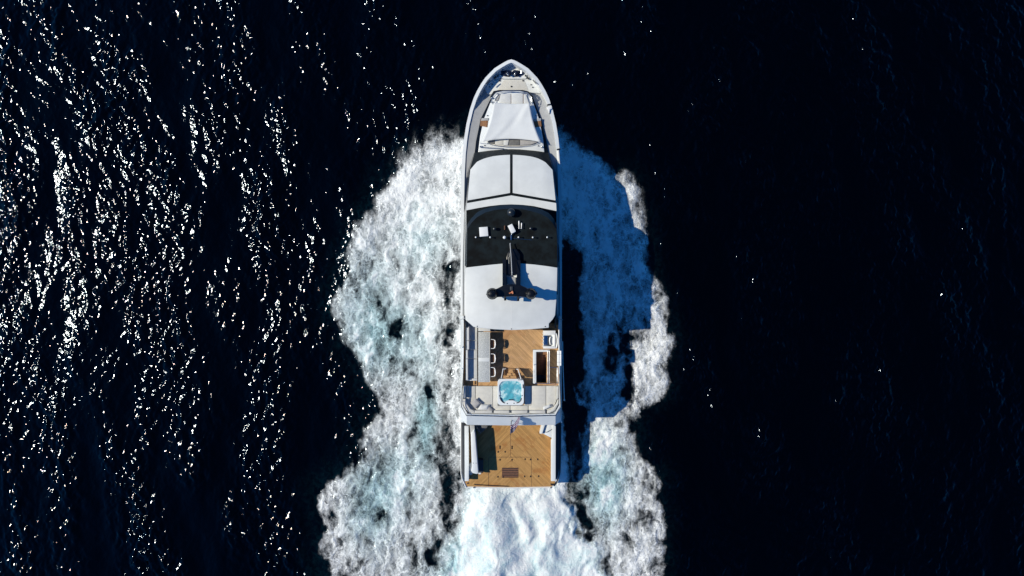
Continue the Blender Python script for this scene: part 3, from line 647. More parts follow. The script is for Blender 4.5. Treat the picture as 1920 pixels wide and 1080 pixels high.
for (a0, b0, a1, b1) in ((950, 270, 950, 370), (988, 300, 985, 370)):
    m = MB(); p0, p1 = zm(3, a0, b0, 9.2), zm(3, a1, b1, 9.2); m.tube([p1, p0], 0.02, r2=0.045); m.ball(p0, 0.05); m.ball(p1, 0.05); m.build('horn', 'white_plastic', Yt)
c = zm(3, 742, 362, 9.15); m = MB(); m.box(c[0], c[1], 9.0, 9.2, 0.08, 0.32, ch=0.02); m.build('gimbal_camera', 'brown_leather', Yt)
c = zm(3, 838, 500, 9.15); m = MB(); m.box(c[0], c[1], 9.0, 9.14, 0.12, 0.42, ch=0.02); m.ball((c[0]+.02, c[1]+0.2, 9.2), 0.055); m.tube([(c[0]+0.15, c[1]-0.1, 9.35), (c[0]+1.6, c[1]-0.2, 9.05)], 0.012); m.build('antenna_base_and_shadow', 'chrome', Yt)  # the thin tube draws the pole's shadow line across the roof
# mast
mast = None
m = MB()
def leg(xa, xb, ytop_a, yb, z0, z1, k=4):
    pass
def fin(pl_top, zf, za):
    """long fin rising from forward (zf) to aft (za)"""
    (x0, x1, yf, ya) = pl_top
    rr_ = []
    for (yy, z) in ((yf, zf), (235, zf+0.05), (ya, za)):
        a, b = zm(4, x0, yy, z), zm(4, x1, yy, z); rr_.append([(a[0], a[1], 9.0), a, b, (b[0], b[1], 9.0)])
    m.loft(rr_, closed=True); m.add(rr_[0], [(0, 1, 2, 3)]); m.add(rr_[-1], [(0, 1, 2, 3)])
fin((664, 716, 44, 400), 9.42, 10.0); fin((856, 908, 56, 400), 9.42, 10.0)
mast = m.build('radar_mast', 'mast_black', Yt, 25)
m = MB()
P1 = zl(4, [(590, 440), (690, 388), (785, 380), (900, 388), (1010, 440), (1125, 480), (1138, 515), (1085, 545), (1000, 560), (895, 548), (790, 545), (690, 552), (600, 556), (540, 570), (490, 560), (440, 520), (455, 490), (520, 455)], 10.3)
m.prism([q[:2] for q in P1], 9.98, 10.32, 0.05); m.build('crossarm', 'mast_black', mast, 30)
for a, b in ((700, 580), (876, 588)):
    m = MB(); c = zm(4, a, b, 9.9); c2 = zm(4, a, b-50, 10.1); m.tube([(c2[0], c2[1], 10.15), (c[0], c[1], 9.75)], 0.09); m.box(c[0], c[1]+0.05, 9.5, 9.95, 0.17, 0.34, ch=0.03); m.build('mast_bracket', 'mast_black', mast)
for a in (525, 1048):
    c = zm(4, a, 510, 10.75); m = MB(); m.lathe((c[0], c[1], 10.3), [(0.30, 0), (0.36, 0.1), (0.385, 0.3), (0.36, 0.5), (0.24, 0.66), (0.03, 0.72)], 30); dm = m.build('radome', 'mast_black', mast)
    m = MB(); m.lathe((c[0], c[1], 10.28), [(0.44, 0), (0.44, 0.03)], 30)
    m.box(c[0], c[1], 10.2, 10.3, 0.25, 0.3); m.build('radome_plate', 'dark_metal', mast)
m = MB(); m.prism(zp(4, [(716, 20), (730, -40), (765, -85), (800, -98), (850, -98), (880, -60), (905, -20), (905, 240), (860, 260), (740, 262), (716, 250)], 9.25), 9.0, 9.3, 0.08); m.build('mast_foot', 'mast_black', mast)
m = MB()
for a, b, c_ in ((752, 60, 0.5), (870, 190, 0.42), (758, -10, 0.3)): q = zm(4, a, b, 9.35); MB().tube([(q[0], q[1]-c_/2, 9.36), (q[0], q[1]+c_/2, 9.36)], 0.02).build('cable_clip', 'dark_metal', mast)
m = MB(); m.prism(zp(4, [(722, 285), (842, 285), (842, 384), (722, 384)], 9.3), 9.03, 9.25, 0.04); m.build('mast_plinth', 'gelcoat_grey', mast)
c = zm(4, 865, 272, 9.4); m = MB(); m.box(c[0], c[1], 9.03, 9.4, 0.2, 0.2, ch=0.03); m.build('junction_box', 'white_plastic', mast)
m = MB(); m.tube([zm(3, 822, 600, 9.35), zm(3, 838, 800, 9.75), zm(3, 850, 1050, 10.2)], 0.035); m.ball(zm(3, 824, 592, 9.36), 0.05); m.ball(zm(3, 850, 1010, 10.2), 0.06); m.build('whip_antenna', 'gelcoat_grey', mast)
c = zm(4, 785, 440, 10.35); m = MB(); m.box(c[0], c[1], 10.3, 10.42, 0.22, 0.32, ch=0.03); m.build('radar_gearbox', 'dark_paint', mast)
c = zm(4, 785, 492, 10.45); m = MB(); m.box(c[0]+0.08, c[1], 10.3, 10.5, 0.12, 0.22, rz=0.3, ch=0.02); m.box(c[0]-0.08, c[1]-0.03, 10.3, 10.42, 0.22, 0.07, rz=0.35); m.build('anemometer', 'orange_paint', mast)

# ------------------------------------------------------------------ upper deck
def plate(xs_, ys_, holes, z0, z1):
    m = MB()
    for i in range(len(xs_)-1):
        for j in range(len(ys_)-1):
            if (i, j) in holes: continue
            x0, x1, y0, y1 = xs_[i], xs_[i+1], ys_[j], ys_[j+1]
            m.add([(x0, y0, z1), (x1, y0, z1), (x1, y1, z1), (x0, y1, z1), (x0, y0, z0), (x1, y0, z0), (x1, y1, z0), (x0, y1, z0)], [(0, 1, 2, 3), (7, 6, 5, 4)])
            for (di, dj, f_) in ((0, -1, (4, 5, 1, 0)), (1, 0, (5, 6, 2, 1)), (0, 1, (6, 7, 3, 2)), (-1, 0, (7, 4, 0, 3))):
                a, b = i+di, j+dj
                if a < 0 or b < 0 or a >= len(xs_)-1 or b >= len(ys_)-1 or (a, b) in holes: 
                    n0 = len(m.v)-8; m.f.append(tuple(n0+q for q in f_)); m.mi.append(0)
    return m
UD = 5.8
hx0, hy1 = zm(5, 1288, 488, UD)[:2]; hx1, hy0 = zm(5, 1452, 982, UD)[:2]
plate([-3.95, hx0, hx1, 3.95], [-10.6, hy0, hy1, -2.9], {(1, 1)}, 5.45, UD).build('upper_deck', 'teak_upper', Yt)
T = [(868, 592), (866.8, 700), (865.5, 752), (865.8, 761), (875, 777.5), (957, 779.5), (1041.5, 777.5), (1050, 762), (1050.2, 752), (1049.4, 700), (1048.8, 592)]
O = [(863.7, 592), (863.6, 700), (863.4, 772), (863.6, 786), (875.5, 796.5), (957, 797.8), (1041.5, 796.5), (1051, 790), (1053.2, 772), (1053.4, 700), (1053.4, 592)]
Tz = [at(a, b, 6.55) for a, b in T]; Oz = [at(a, b, 5.42) for a, b in O]
Ti = [(x*0.982, y+(0.07 if y < -9 else 0), 6.55) for x, y, z in Tz]
m = MB(); m.loft([[(x*0.995, y+(.05 if y < -10 else 0), 5.15) for x, y, z in Oz], Oz, Tz, Ti, [(x, y, 5.8) for x, y, z in Ti]]); m.build('upper_bulwark', 'gelcoat', Yt, 20)
m = MB(); m.prism([(-4.15, -8.0)]+[(x*0.99, y+.05) for x, y, z in Oz if y < -8.2]+[(4.15, -8.0)], 5.16, 5.45); m.build('overhang', 'gelcoat', Yt)
# fairing under the hardtop sides
for sx in (-1, 1):
    m = MB(); m.loft([[(sx*4.02, 6.3, 5.0), (sx*4.02, -2.6, 5.05)], [(sx*3.75, 6.3, 5.9), (sx*3.75, -2.6, 5.9)], [(sx*3.4, 6.3, 5.9), (sx*3.4, -2.6, 5.9)]]); m.build('side_fairing', 'gelcoat_grey', Yt)
# rails round the deck
TR = [(x, y, 6.92) for x, y, z in Tz]
rail([(-3.88, TR[1][1], 6.9)]+TR[2:5]+[TR[5]]+TR[6:9]+[(3.88, TR[9][1], 6.9)], 0.03, 'deck_rail', 'dark_metal')
for i in range(26):
    q = resample(TR[1:-1], 26)[i]; MB().tube([q, (q[0]*0.995, q[1], 6.5)], 0.018, 6).build('rail_stanchion', 'chrome', Yt)
for i, (px0, py0, px1, py1) in enumerate(((868.8, 652, 868.2, 690), (867.6, 694, 866.8, 722), (1048, 604, 1047.6, 655))):
    rail([at(px0, py0, 6.75), at(px1, py1, 6.75)], 0.035, 'handrail', 'white_plastic')
for py in (651, 690): 
    a = at(868.5, py, 6.6); m = MB(); m.lathe((a[0], a[1], 6.5), [(0.07, 0), (0.07, 0.2), (0.03, 0.24)]); m.build('rail_foot', 'chrome', Yt)
m = MB(); m.tube([at(1054.8, 640, 4.4), at(1055.3, 680, 4.3), at(1058, 748, 4.1)], 0.035); m.ball(at(1058, 750, 4.1), 0.08); m.build('boom', 'white_plastic', Yt)
# short link rails from hardtop to bulwark
for s_, k1, k2 in ((-1, (90, 858), (158, 840)), (1, (1392, 840), (1476, 862))):
    m = MB(); m.tube([zm(4, *k1, 6.8), zm(4, *k2, 7.6)], 0.03); m.build('wind_brace', 'gelcoat_grey', Yt)
# stair opening: steps going down, frame and glass balustrade
sw = hx1-hx0
for i in range(9):
    y1 = hy1-i*0.235; z = UD-0.06-i*0.20
    m = MB(); m.box((hx0+hx1)/2, y1-0.14, z-0.05, z, sw-0.02, 0.29, ch=0.01); m.build('stair_tread', 'teak_plain', Yt)
m = MB()
m.box(hx0-0.02, (hy0+hy1)/2, 3.6, 5.79, 0.03, hy1-hy0); m.box(hx1+0.02, (hy0+hy1)/2, 3.6, 5.79, 0.03, hy1-hy0); m.build('stair_trunk', 'dark_paint', Yt)
fl, ft = zm(5, 1242, 465, 6.3)[:2]; fr_, fb = zm(5, 1502, 988, 6.3)[:2]
m = MB(); wd = 0.17
m.box(fl+0.13, (ft+fb)/2, UD, 6.30, 0.26, ft-fb, ch=0.03); m.box((fl+fr_)/2, ft-wd/2, UD, 6.304, fr_-fl, wd, ch=0.03); m.build('stair_coaming', 'gelcoat', Yt)
m = MB()
for a in (1470, 1498): 
    p0, p1 = zm(5, a, 480, 6.6), zm(5, a, 985, 6.6); m.tube([p0, p1], 0.025); m.tube([p0, (p0[0], p0[1], UD)], 0.02); m.tube([p1, (p1[0], p1[1], UD)], 0.02)
p = zl(5, [(1258, 700), (1262, 990), (1470, 990), (1600, 1000), (1618, 990), (1620, 740)], 6.65); m.tube(p, 0.028)
for q in p: m.tube([q, (q[0], q[1], UD)], 0.02)
m.tube([zm(5, 1500, 738, 6.6), zm(5, 1625, 738, 6.6)], 0.025); m.build('stair_rail', 'chrome', Yt)
m = MB(); q = zm(5, 1485, 730, 6.2); m.box(q[0], q[1], UD, 6.5, 0.05, 2.5); m.build('stair_balustrade', 'gelcoat_grey', Yt)
# bar unit on the starboard side
c0 = zm(5, 1402, 165, 6.7); c1 = zm(5, 1592, 445, 6.7); cx_, cy_ = (c0[0]+c1[0])/2, (c0[1]+c1[1])/2; bw, bd = c1[0]-c0[0], c0[1]-c1[1]
bar = thing('deck_bar', 'white bar counter with blue grey recess and steel grill beside the stair opening', 'bar counter', (cx_, cy_, UD))
m = MB(); m.box(cx_, cy_, UD, 6.42, bw*0.98, bd*0.98); m.build('cabinet', 'gelcoat', bar)
m = MB(); e = 0.16
m.box(cx_, cy_+bd/2-e, 6.42, 6.72, bw, 2*e, ch=0.02); m.box(cx_, cy_-bd/2+e*0.6, 6.42, 6.718, bw, 1.2*e, ch=0.02); m.box(cx_+bw/2-0.06, cy_-.05, 6.42, 6.715, 0.12, bd*0.62, ch=0.02); m.build('countertop', 'white_plastic', bar)
q = zm(5, 1437, 322, 6.45); m = MB(); m.box(q[0], q[1], 6.42, 6.46, 0.30, 0.86, ch=0.01); m.build('grill_lid', 'chrome', bar)
q = zm(5, 1495, 322, 6.45); m = MB(); m.box(q[0]+0.02, q[1], 6.42, 6.44, 0.28, 0.86); m.build('grill_plate', 'dark_paint', bar)
q = zm(5, 1520, 322, 6.5); m = MB(); m.tube([(q[0]+0.10*math.cos(a), q[1]+0.34*math.sin(a), 6.56) for a in [R(110+i*14) for i in range(11)]], 0.05); m.build('lid_handle', 'white_plastic', bar)
m = MB(); a = zm(5, 1395, 200, 6.0); b = zm(5, 1395, 400, 6.0)
for i in range(5): m.lathe((a[0]-0.03, a[1]+(b[1]-a[1])*i/4, UD), [(0.028, 0), (0.028, 0.8), (0.015, 0.83)], 10)
m.build('bottle_rack', 'white_plastic', bar)
q = zm(5, 1605, 325, 6.6); m = MB(); m.tube([(q[0]-0.08+0.16*math.cos(a), q[1]+0.62*math.sin(a), 6.65) for a in [R(-75+i*15) for i in range(11)]], 0.055); m.build('bar_backrest', 'white_plastic', bar)
# life rafts
for i, (px, z, lb) in enumerate(((1047.4, 6.74, 'white life raft canister on the starboard rail, nearer the teak deck'), (1051.2, 6.78, 'white life raft canister on the starboard rail, outer one above the sea'))):
    a, b = at(px, 657.5, z), at(px, 685.5, z); L_ = a[1]-b[1]; cy = (a[1]+b[1])/2
    t = thing('life_raft', lb, 'life raft', (a[0], cy, z-0.18), 0, 'life raft canisters on the starboard rail')
    m = MB(); rr_ = 0.125 if i == 0 else 0.10
    m.tube([(a[0], cy-L_/2, z), (a[0], cy-L_/2+0.04, z), (a[0], cy, z), (a[0], cy+L_/2-0.04, z), (a[0], cy+L_/2, z)], rr_, 14)
    m.build('canister', 'white_plastic', t)
    for d in (-0.3, 0.3): MB().box(a[0], cy+d, z-rr_-0.1, z-rr_+0.08, 0.2, 0.06).build('cradle', 'dark_metal', t)
    for d in (-0.32, 0.32):
        m = MB(); m.tube([(a[0]+(rr_+.006)*math.cos(R(g)), cy+d, z+(rr_+.006)*math.sin(R(g))) for g in range(-20, 201, 20)], 0.008, 5); m.build('strap', 'dark_metal', t)

# ---- port bench sofa
def cushion(m, p, z0, z1, r=0.045): m.prism(p, z0, z1, r)
def quad(k, x0, y0, x1, y1, z, g=0.0):
    a = zm(k, x0, y0, z); b = zm(k, x1, y1, z)
    return [(a[0]+g, b[1]+g), (b[0]-g, b[1]+g), (b[0]-g, a[1]-g), (a[0]+g, a[1]-g)]
base = zm(5, 285, 560, UD)
so = thing('bench_sofa', 'long white bench sofa along the port rail beside the grey stone table', 'sofa', (base[0], base[1], UD))
MB().prism(quad(5, 190, 30, 376, 940, 6.1), UD, 6.08, 0.02).build('sofa_base', 'gelcoat', so)
for y0, y1 in ((30, 318), (322, 463), (467, 603), (607, 940)):
    MB().prism(quad(5, 200, y0, 374, y1, 6.28, 0.008), 6.08, 6.28, 0.05).build('seat_cushion', 'cushion_white', so)
    x0 = 196 if y0 > 400 else 214
    MB().prism(quad(5, x0, y0, x0+34, y1, 6.75, 0.008), 6.2, 6.74, 0.05).build('back_cushion', 'cushion_white', so)
MB().prism(quad(5, 205, 912, 372, 948, 6.45), 6.1, 6.44, 0.04).build('armrest', 'cushion_white', so)
# ---- stone table
t0 = zm(5, 388, 185, 6.8); t1 = zm(5, 562, 968, 6.8)
cx_, cy_ = (t0[0]+t1[0])/2, (t0[1]+t1[1])/2; tw, tl = t1[0]-t0[0], t0[1]-t1[1]
tb = thing('bar_table', 'long speckled grey stone table with a paler band, beside the port sofa', 'table', (cx_, cy_, UD))
ys0 = zm(5, 0, 588, 6.8)[1]; ys1 = zm(5, 0, 648, 6.8)[1]
m = MB(); m.box(cx_, (t0[1]+ys0)/2, 6.74, 6.80, tw, t0[1]-ys0, ch=0.01); m.box(cx_, (t1[1]+ys1)/2, 6.74, 6.80, tw, ys1-t1[1], ch=0.01); m.build('tabletop', 'speckled_stone', tb)
MB().box(cx_, (ys0+ys1)/2, 6.735, 6.805, tw-0.004, ys0-ys1-0.004, ch=0.005).build('table_inlay', 'roof_white', tb)
MB().box(cx_, cy_, 6.60, 6.733, tw-0.14, tl-0.1).build('table_apron', 'dark_metal', tb)
for d in (-1, 1): MB().box(cx_, cy_+d*(tl/2-0.5), UD, 6.6, tw*0.6, 0.12).build('leg', 'dark_metal', tb)
MB().box(t1[0]+0.02, cy_, 6.62, 6.795, 0.05, tl-0.02).build('table_edge', 'cushion_cream', tb)
a = zm(5, 390, 150, 6.8); 
sb_ = thing('side_cabinet', 'pale counter end with dark open slot between hardtop edge and stone table', 'cabinet', (a[0]+0.4, a[1]-0.03, UD))
MB().prism(quad(5, 388, 110, 575, 174, 6.78), UD, 6.78, 0.02).build('cabinet', 'cushion_white', sb_)
MB().prism(quad(5, 582, 150, 660, 182, 6.5), UD, 6.45, 0.01).build('slot', 'dark_paint', sb_)
# ---- bar stools facing the table (seat under the edge, white curved back to starboard)
def make_stool():
    t = thing('bar_stool', 'x', 'bar stool', (0, 0, 0), 0, 'bar stools along the stone table')
    MB().prism(rrect(-0.01, 0, 0.50, 0.66, 0.06), 0.62, 0.72, 0.03).build('seat', 'seat_mesh', t)
    m = MB(); p = [(-0.26, 0.36, 0.86), (-0.05, 0.37, 0.9), (0.14, 0.36, 0.94), (0.25, 0.22, 0.98), (0.28, 0, 1.0), (0.25, -0.22, 0.98), (0.14, -0.36, 0.94), (-0.05, -0.37, 0.9), (-0.26, -0.36, 0.86)]
    m.tube(p, 0.028); m.surf([[(0.20, y, 1.0-abs(y)*0.06) for y in (-0.33, -0.2, 0, 0.2, 0.33)], [(0.31-abs(y)*0.22, y, 1.02-abs(y)*0.06) for y in (-0.33, -0.2, 0, 0.2, 0.33)]], 0.06)
    m.build('backrest', 'white_plastic', t)
    m = MB(); m.surf([[(0.235-abs(y)*0.1, y, 1.0) for y in (-0.31, 0, 0.31)], [(0.235-abs(y)*0.1, y, 0.74) for y in (-0.31, 0, 0.31)]], 0.0); m.build('back_sling', 'seat_mesh', t)
    for sx in (-1, 1):
        for sy in (-1, 1):
            MB().tube([(-0.02+sx*0.20, sy*0.30, 0.64), (-0.02+sx*0.26, sy*0.35, 0.0)], 0.02).build('leg', 'white_plastic', t)
    MB().tube([(-0.22, -0.33, 0.3), (0.20, -0.33, 0.3), (0.20, 0.33, 0.3), (-0.22, 0.33, 0.3), (-0.22, -0.33, 0.3)], 0.014).build('footrest', 'chrome', t)
    return t
st0 = make_stool()
for i, (yy, lb) in enumerate(((372, 'white backed dark bar stool at the forward end of the stone table, nearest the hardtop'), (596, 'white backed dark bar stool in the middle of the three along the stone table'), (808, 'dark bar stool at the aft end of the stone table, nearest the hot tub'))):
    c = zm(5, 600, yy, 6.6); t = st0
    if i:
        t = st0.copy(); sc.collection.objects.link(t)
        for ch_ in list(st0.children):
            n_ = ch_.copy(); sc.collection.objects.link(n_); n_.parent = t
    t.location = (c[0]+0.02, c[1], UD); t.rotation_euler = (0, 0, R((-2, 1, 3)[i])); t['label'] = lb
# ---- tub steps with handrails
c = zm(5, 905, 850, 6.2)
sp = thing('tub_steps', 'teak steps with two white handrails leading up to the forward side of the hot tub', 'steps', (c[0], c[1], UD))
for i, (y0, y1, z) in enumerate(((775, 830, 6.02), (830, 880, 6.25), (870, 915, 6.48))):
    MB().prism(zp(5, [(862-i*22, y0), (948+i*14, y0), (960+i*14, y1), (850-i*22, y1)], z), UD, z, 0.015).build('tread', 'teak_upper', sp)
for (a0, b0, a1, b1) in ((775, 765, 748, 905), (1008, 770, 1052, 912)):
    m = MB(); p0 = zm(5, a0, b0, 6.75); p1 = zm(5, a1, b1, 7.15); m.tube([(p0[0], p0[1], UD), p0, p1, (p1[0], p1[1], 6.3)], 0.035); m.tube([p0, (p0[0]+(0.22 if a0 < 900 else -0.15), p0[1]+0.02, 6.72)], 0.03); m.build('handrail', 'white_plastic', sp)
    q0 = Vector(p0); q1 = Vector(p1)
    if a0 < 900: continue
    m = MB(); m.loft([[tuple(q0-Vector((0, 0, .12))), tuple(q1-Vector((0, 0, .12)))], [(q0.x, q0.y, UD+0.1), (q1.x, q1.y, 6.2)]]); m.build('side_panel', 'brown_leather', sp)
# ---- hot tub
h0 = zm(6, 690, 170, 6.9); h1 = zm(6, 1100, 582, 6.9); hx, hy = (h0[0]+h1[0])/2, (h0[1]+h1[1])/2; hs, hl = h1[0]-h0[0], h0[1]-h1[1]
tub = thing('hot_tub', 'square white hot tub full of bright turquoise bubbling water', 'hot tub', (hx, hy, UD))
def zt_(a, b, z=6.8): return zm(6, a, b, z)[:2]
inn = [zt_(*q) for q in [(760, 212), (830, 200), (900, 200), (990, 204), (1040, 222), (1062, 262), (1066, 330), (1058, 400), (1066, 450), (1050, 500), (1010, 532), (975, 520), (940, 500), (895, 496), (850, 500), (820, 522), (785, 530), (745, 500), (722, 460), (728, 400), (718, 340), (720, 265)]]
if area(inn) < 0: inn = inn[::-1]
out = rrect(hx, hy, hs, hl, 0.24, 6)
def polar(p, n=48):
    r = []; 
    for i in range(n):
        a = 2*math.pi*i/n; d = Vector((math.cos(a), math.sin(a))); best = 0.1
        for j in range(len(p)):
            x0, y0 = p[j][0]-hx, p[j][1]-hy; x1, y1 = p[(j+1) % len(p)][0]-hx, p[(j+1) % len(p)][1]-hy
            den = d.x*(y1-y0)-d.y*(x1-x0)
            if abs(den) < 1e-9: continue
            s_ = (x0*(y1-y0)-y0*(x1-x0))/den; u_ = (x0*d.y-y0*d.x)/den
            if s_ > 0 and -1e-6 <= u_ <= 1+1e-6: best = max(best, s_)
        r.append((hx+d.x*best, hy+d.y*best))
    return r
po, pi_ = polar(out), polar(inn)
def rg(p, k_, z): return [(hx+(x-hx)*k_, hy+(y-hy)*k_, z) for x, y in p]
m = MB(); m.loft([rg(po, 0.985, UD), rg(po, 0.985, 6.78), rg(po, 1.0, 6.80), rg(po, 1.0, 6.87), rg(po, 0.98, 6.90), rg(pi_, 1.03, 6.89), rg(pi_, 1.0, 6.86), rg(pi_, 0.97, 6.60), rg(pi_, 0.85, 6.3), rg(pi_, 0.4, 6.25), rg(pi_, 0.01, 6.25)], closed=True); m.build('shell', 'tub_shell', tub, 40)
m = MB(); rr_ = []
for k_ in (0.99, 0.9, 0.8, 0.7, 0.6, 0.5, 0.4, 0.3, 0.2, 0.1, 0.02):
    rr_.append([(x, y, 6.80+0.025*math.sin(x*9+y*4)*math.sin(y*11-x*3)) for x, y, z in rg(pi_, k_, 0)])
m.loft(rr_, closed=True); m.build('tub_water', 'tub_water', tub, 180)
for pts in ([(728, 468), (745, 505), (775, 535), (805, 545)], [(985, 545), (1020, 535), (1048, 508), (1062, 470)], [(862, 495), (895, 497), (930, 495)]):
    MB().tube(zl(6, pts, 6.88), 0.045).build('headrest', 'dark_paint', tub)
for a, b in ((720, 432), (1072, 430), (840, 553), (945, 550)):
    q = zm(6, a, b, 6.9); MB().lathe((q[0], q[1], 6.89), [(0.045, 0), (0.04, 0.03), (0.02, 0.035)], 12).build('control_knob', 'dark_metal', tub)
q = zm(6, 1086, 285, 6.9); MB().box(q[0], q[1], 6.89, 6.92, 0.07, 0.32, ch=0.01).build('control_panel', 'dark_paint', tub)
q = zm(6, 1040, 185, 6.9); MB().box(q[0], q[1], 6.89, 6.91, 0.34, 0.05).build('grille', 'dark_paint', tub)
# ---- aft lounge: sun pads and back cushions round the tub
cq = zm(6, 890, 500, UD)
lg = thing('aft_lounge', 'wide cream cushioned lounge wrapped around the hot tub at the aft rail', 'lounge', (cq[0], cq[1], UD))
MB().prism([q[:2] for q in zl(6, [(165, 285), (690, 285), (690, 590), (1100, 590), (1215, 285), (1635, 278), (1635, 560), (1590, 716), (200, 716), (160, 560)], 6.1)], UD, 6.06, 0.0).build('lounge_base', 'gelcoat', lg)
def cush(pts, z0, z1, nm='sun_pad', mat='cushion_cream', r=0.05): 
    p = zp(6, pts, z1); p = p if area(p) > 0 else p[::-1]
    return MB().prism(offset(p, 0.006), z0, z1, r).build(nm, mat, lg)
cush([(178, 282), (345, 282), (345, 575), (300, 655), (215, 655), (178, 560)], 6.06, 6.25)
cush([(348, 282), (613, 282), (613, 658), (350, 658)], 6.06, 6.25)
cush([(617, 282), (695, 282), (695, 585), (885, 585), (885, 658), (617, 658)], 6.06, 6.25)
cush([(889, 586), (1166, 586), (1166, 658), (889, 658)], 6.06, 6.25)
cush([(1110, 282), (1212, 282), (1212, 575), (1110, 583)], 6.06, 6.252)
cush([(1217, 278), (1442, 278), (1442, 658), (1171, 658), (1171, 586), (1217, 580)], 6.06, 6.25)
cush([(1446, 278), (1600, 278), (1604, 520), (1560, 620), (1500, 658), (1446, 658)], 6.06, 6.25)
for x0, x1 in ((250, 605), (630, 873), (908, 1155), (1185, 1435)):
    cush([(x0, 662), (x1, 662), (x1, 715), (x0, 710)], 6.1, 6.55, 'back_cushion')
cush([(1460, 664), (1540, 640), (1605, 560), (1640, 480), (1640, 560), (1585, 660), (1500, 705), (1460, 712)], 6.1, 6.53, 'back_cushion')
cush([(1606, 285), (1642, 285), (1642, 470), (1606, 500)], 6.1, 6.53, 'back_cushion')
cush([(152, 285), (186, 285), (186, 470), (152, 470)], 6.1, 6.75, 'back_cushion')
cush([(150, 480), (186, 480), (210, 560), (268, 640), (330, 668), (330, 700), (240, 690), (180, 630), (150, 560)], 6.1, 6.6, 'back_cushion')
MB().tube(zl(6, [(236, 270), (236, 300), (240, 500)], 6.32), 0.02).build('seam_piping', 'cushion_grey', lg)
# pillows
def pillow(pts, z, h, lb, mat='cushion_grey', tilt=0.0):
    P_ = [Vector(zm(6, *q, z)) for q in pts]; c = sum(P_, Vector())/4
    t = thing('pillow', lb, 'pillow', (c.x, c.y, 6.25), 0, 'scatter pillows on the aft lounge')
    n = 11; 
    def pt(u, v, s_):
        q = (P_[0]*(1-u)+P_[1]*u)*(1-v)+(P_[3]*(1-u)+P_[2]*u)*v
        k_ = (1-abs(2*u-1)**3)*(1-abs(2*v-1)**3); sh = 0.05*(1-k_)
        q = q.lerp(c, 0.06*(math.sin(math.pi*u)+math.sin(math.pi*v))*0.5*(1-k_))
        return (q.x, q.y, z+tilt*(v-0.5)+s_*h*math.sqrt(max(0, k_))*0.5+0.01*math.sin(9*u+4*v))
    m = MB(); m.loft([[pt(i/n, j/n, 1) for i in range(n+1)] for j in range(n+1)]); m.loft([[pt(i/n, j/n, -1) for i in range(n+1)] for j in range(n+1)])
    m.build('pillow_cover', mat, t, 70)
    e = [pt(i/n, 0, 0) for i in range(n+1)]+[pt(1, i/n, 0) for i in range(n+1)]+[pt(1-i/n, 1, 0) for i in range(n+1)]+[pt(0, 1-i/n, 0) for i in range(n+1)]
    MB().tube(e, 0.012, 5).build('piping', mat, t)
pillow([(345, 462), (440, 548), (345, 640), (262, 545)], 6.45, 0.30, 'grey lilac pillow turned like a diamond in the port aft corner', 'cushion_grey', -0.1)
pillow([(430, 566), (560, 572), (545, 664), (370, 650)], 6.42, 0.28, 'light grey pillow lying flat beside the diamond shaped pillow', 'cushion_white')
pillow([(540, 575), (632, 655), (600, 672), (520, 662)], 6.40, 0.22, 'darker grey pillow corner leaning behind the flat light pillow', 'cushion_grey', 0.1)
pillow([(1400, 600), (1510, 562), (1540, 600), (1395, 660)], 6.42, 0.26, 'single pale pillow at the starboard aft corner of the lounge', 'cushion_white')

# ---- bow sofas, awning
c = zm(1, 625, 475, 5.45); bs = thing('bow_bench', 'white bow bench with brown seams ahead of the awning', 'bench', (c[0], c[1], 5.45))
for pts in ([(505, 432), (613, 430), (613, 540), (478, 540)], [(617, 430), (742, 432), (742, 540), (617, 540)], [(748, 440), (775, 440), (810, 540), (748, 540)]):
    MB().prism(zp(1, pts, 5.6), 5.45, 5.6, 0.03).build('seat_cushion', 'cushion_white', bs)
for a in (615, 745): MB().prism(zp(1, [(a-3, 434), (a+3, 434), (a+3, 530), (a-3, 530)], 5.58), 5.5, 5.585).build('seam', 'brown_leather', bs)
MB().prism(zp(1, [(478, 435), (502, 440), (470, 505), (442, 500)], 5.55), 5.45, 5.56, 0.02).build('side_tray', 'cushion_grey', bs)
c = zm(1, 620, 950, 5.45); bs = thing('bow_sofa', 'curved grey and cream sofa showing behind the awning, ahead of the windscreen', 'sofa', (c[0], c[1], 5.45))
MB().prism(zp(1, [(357, 942), (395, 915), (620, 900), (850, 915), (905, 945), (860, 975), (700, 994), (540, 994), (400, 975)], 5.5), 5.43, 5.49, 0.0).build('sofa_base', 'cushion_cream', bs)
for pts, mt in (([(362, 942), (400, 915), (438, 905), (438, 965), (395, 962)], 'cushion_dark'), ([(443, 890), (530, 890), (530, 978), (443, 970)], 'cushion_cream'), ([(533, 890), (600, 890), (580, 980), (533, 982)], 'cushion_white'), ([(603, 890), (708, 890), (706, 980), (590, 980)], 'cushion_dark'), ([(712, 890), (880, 920), (895, 948), (840, 968), (712, 980)], 'cushion_grey')):
    MB().prism(zp(1, pts, 5.6), 5.49, 5.6, 0.025).build('seat_cushion', mt, bs)
ax, ay, _ = zm(1, 620, 740, 5.9)
aw = thing('awning', 'taut white canvas awning stretched over the bow lounge', 'awning', (ax, ay, 5.45))
n = 22; rows = []
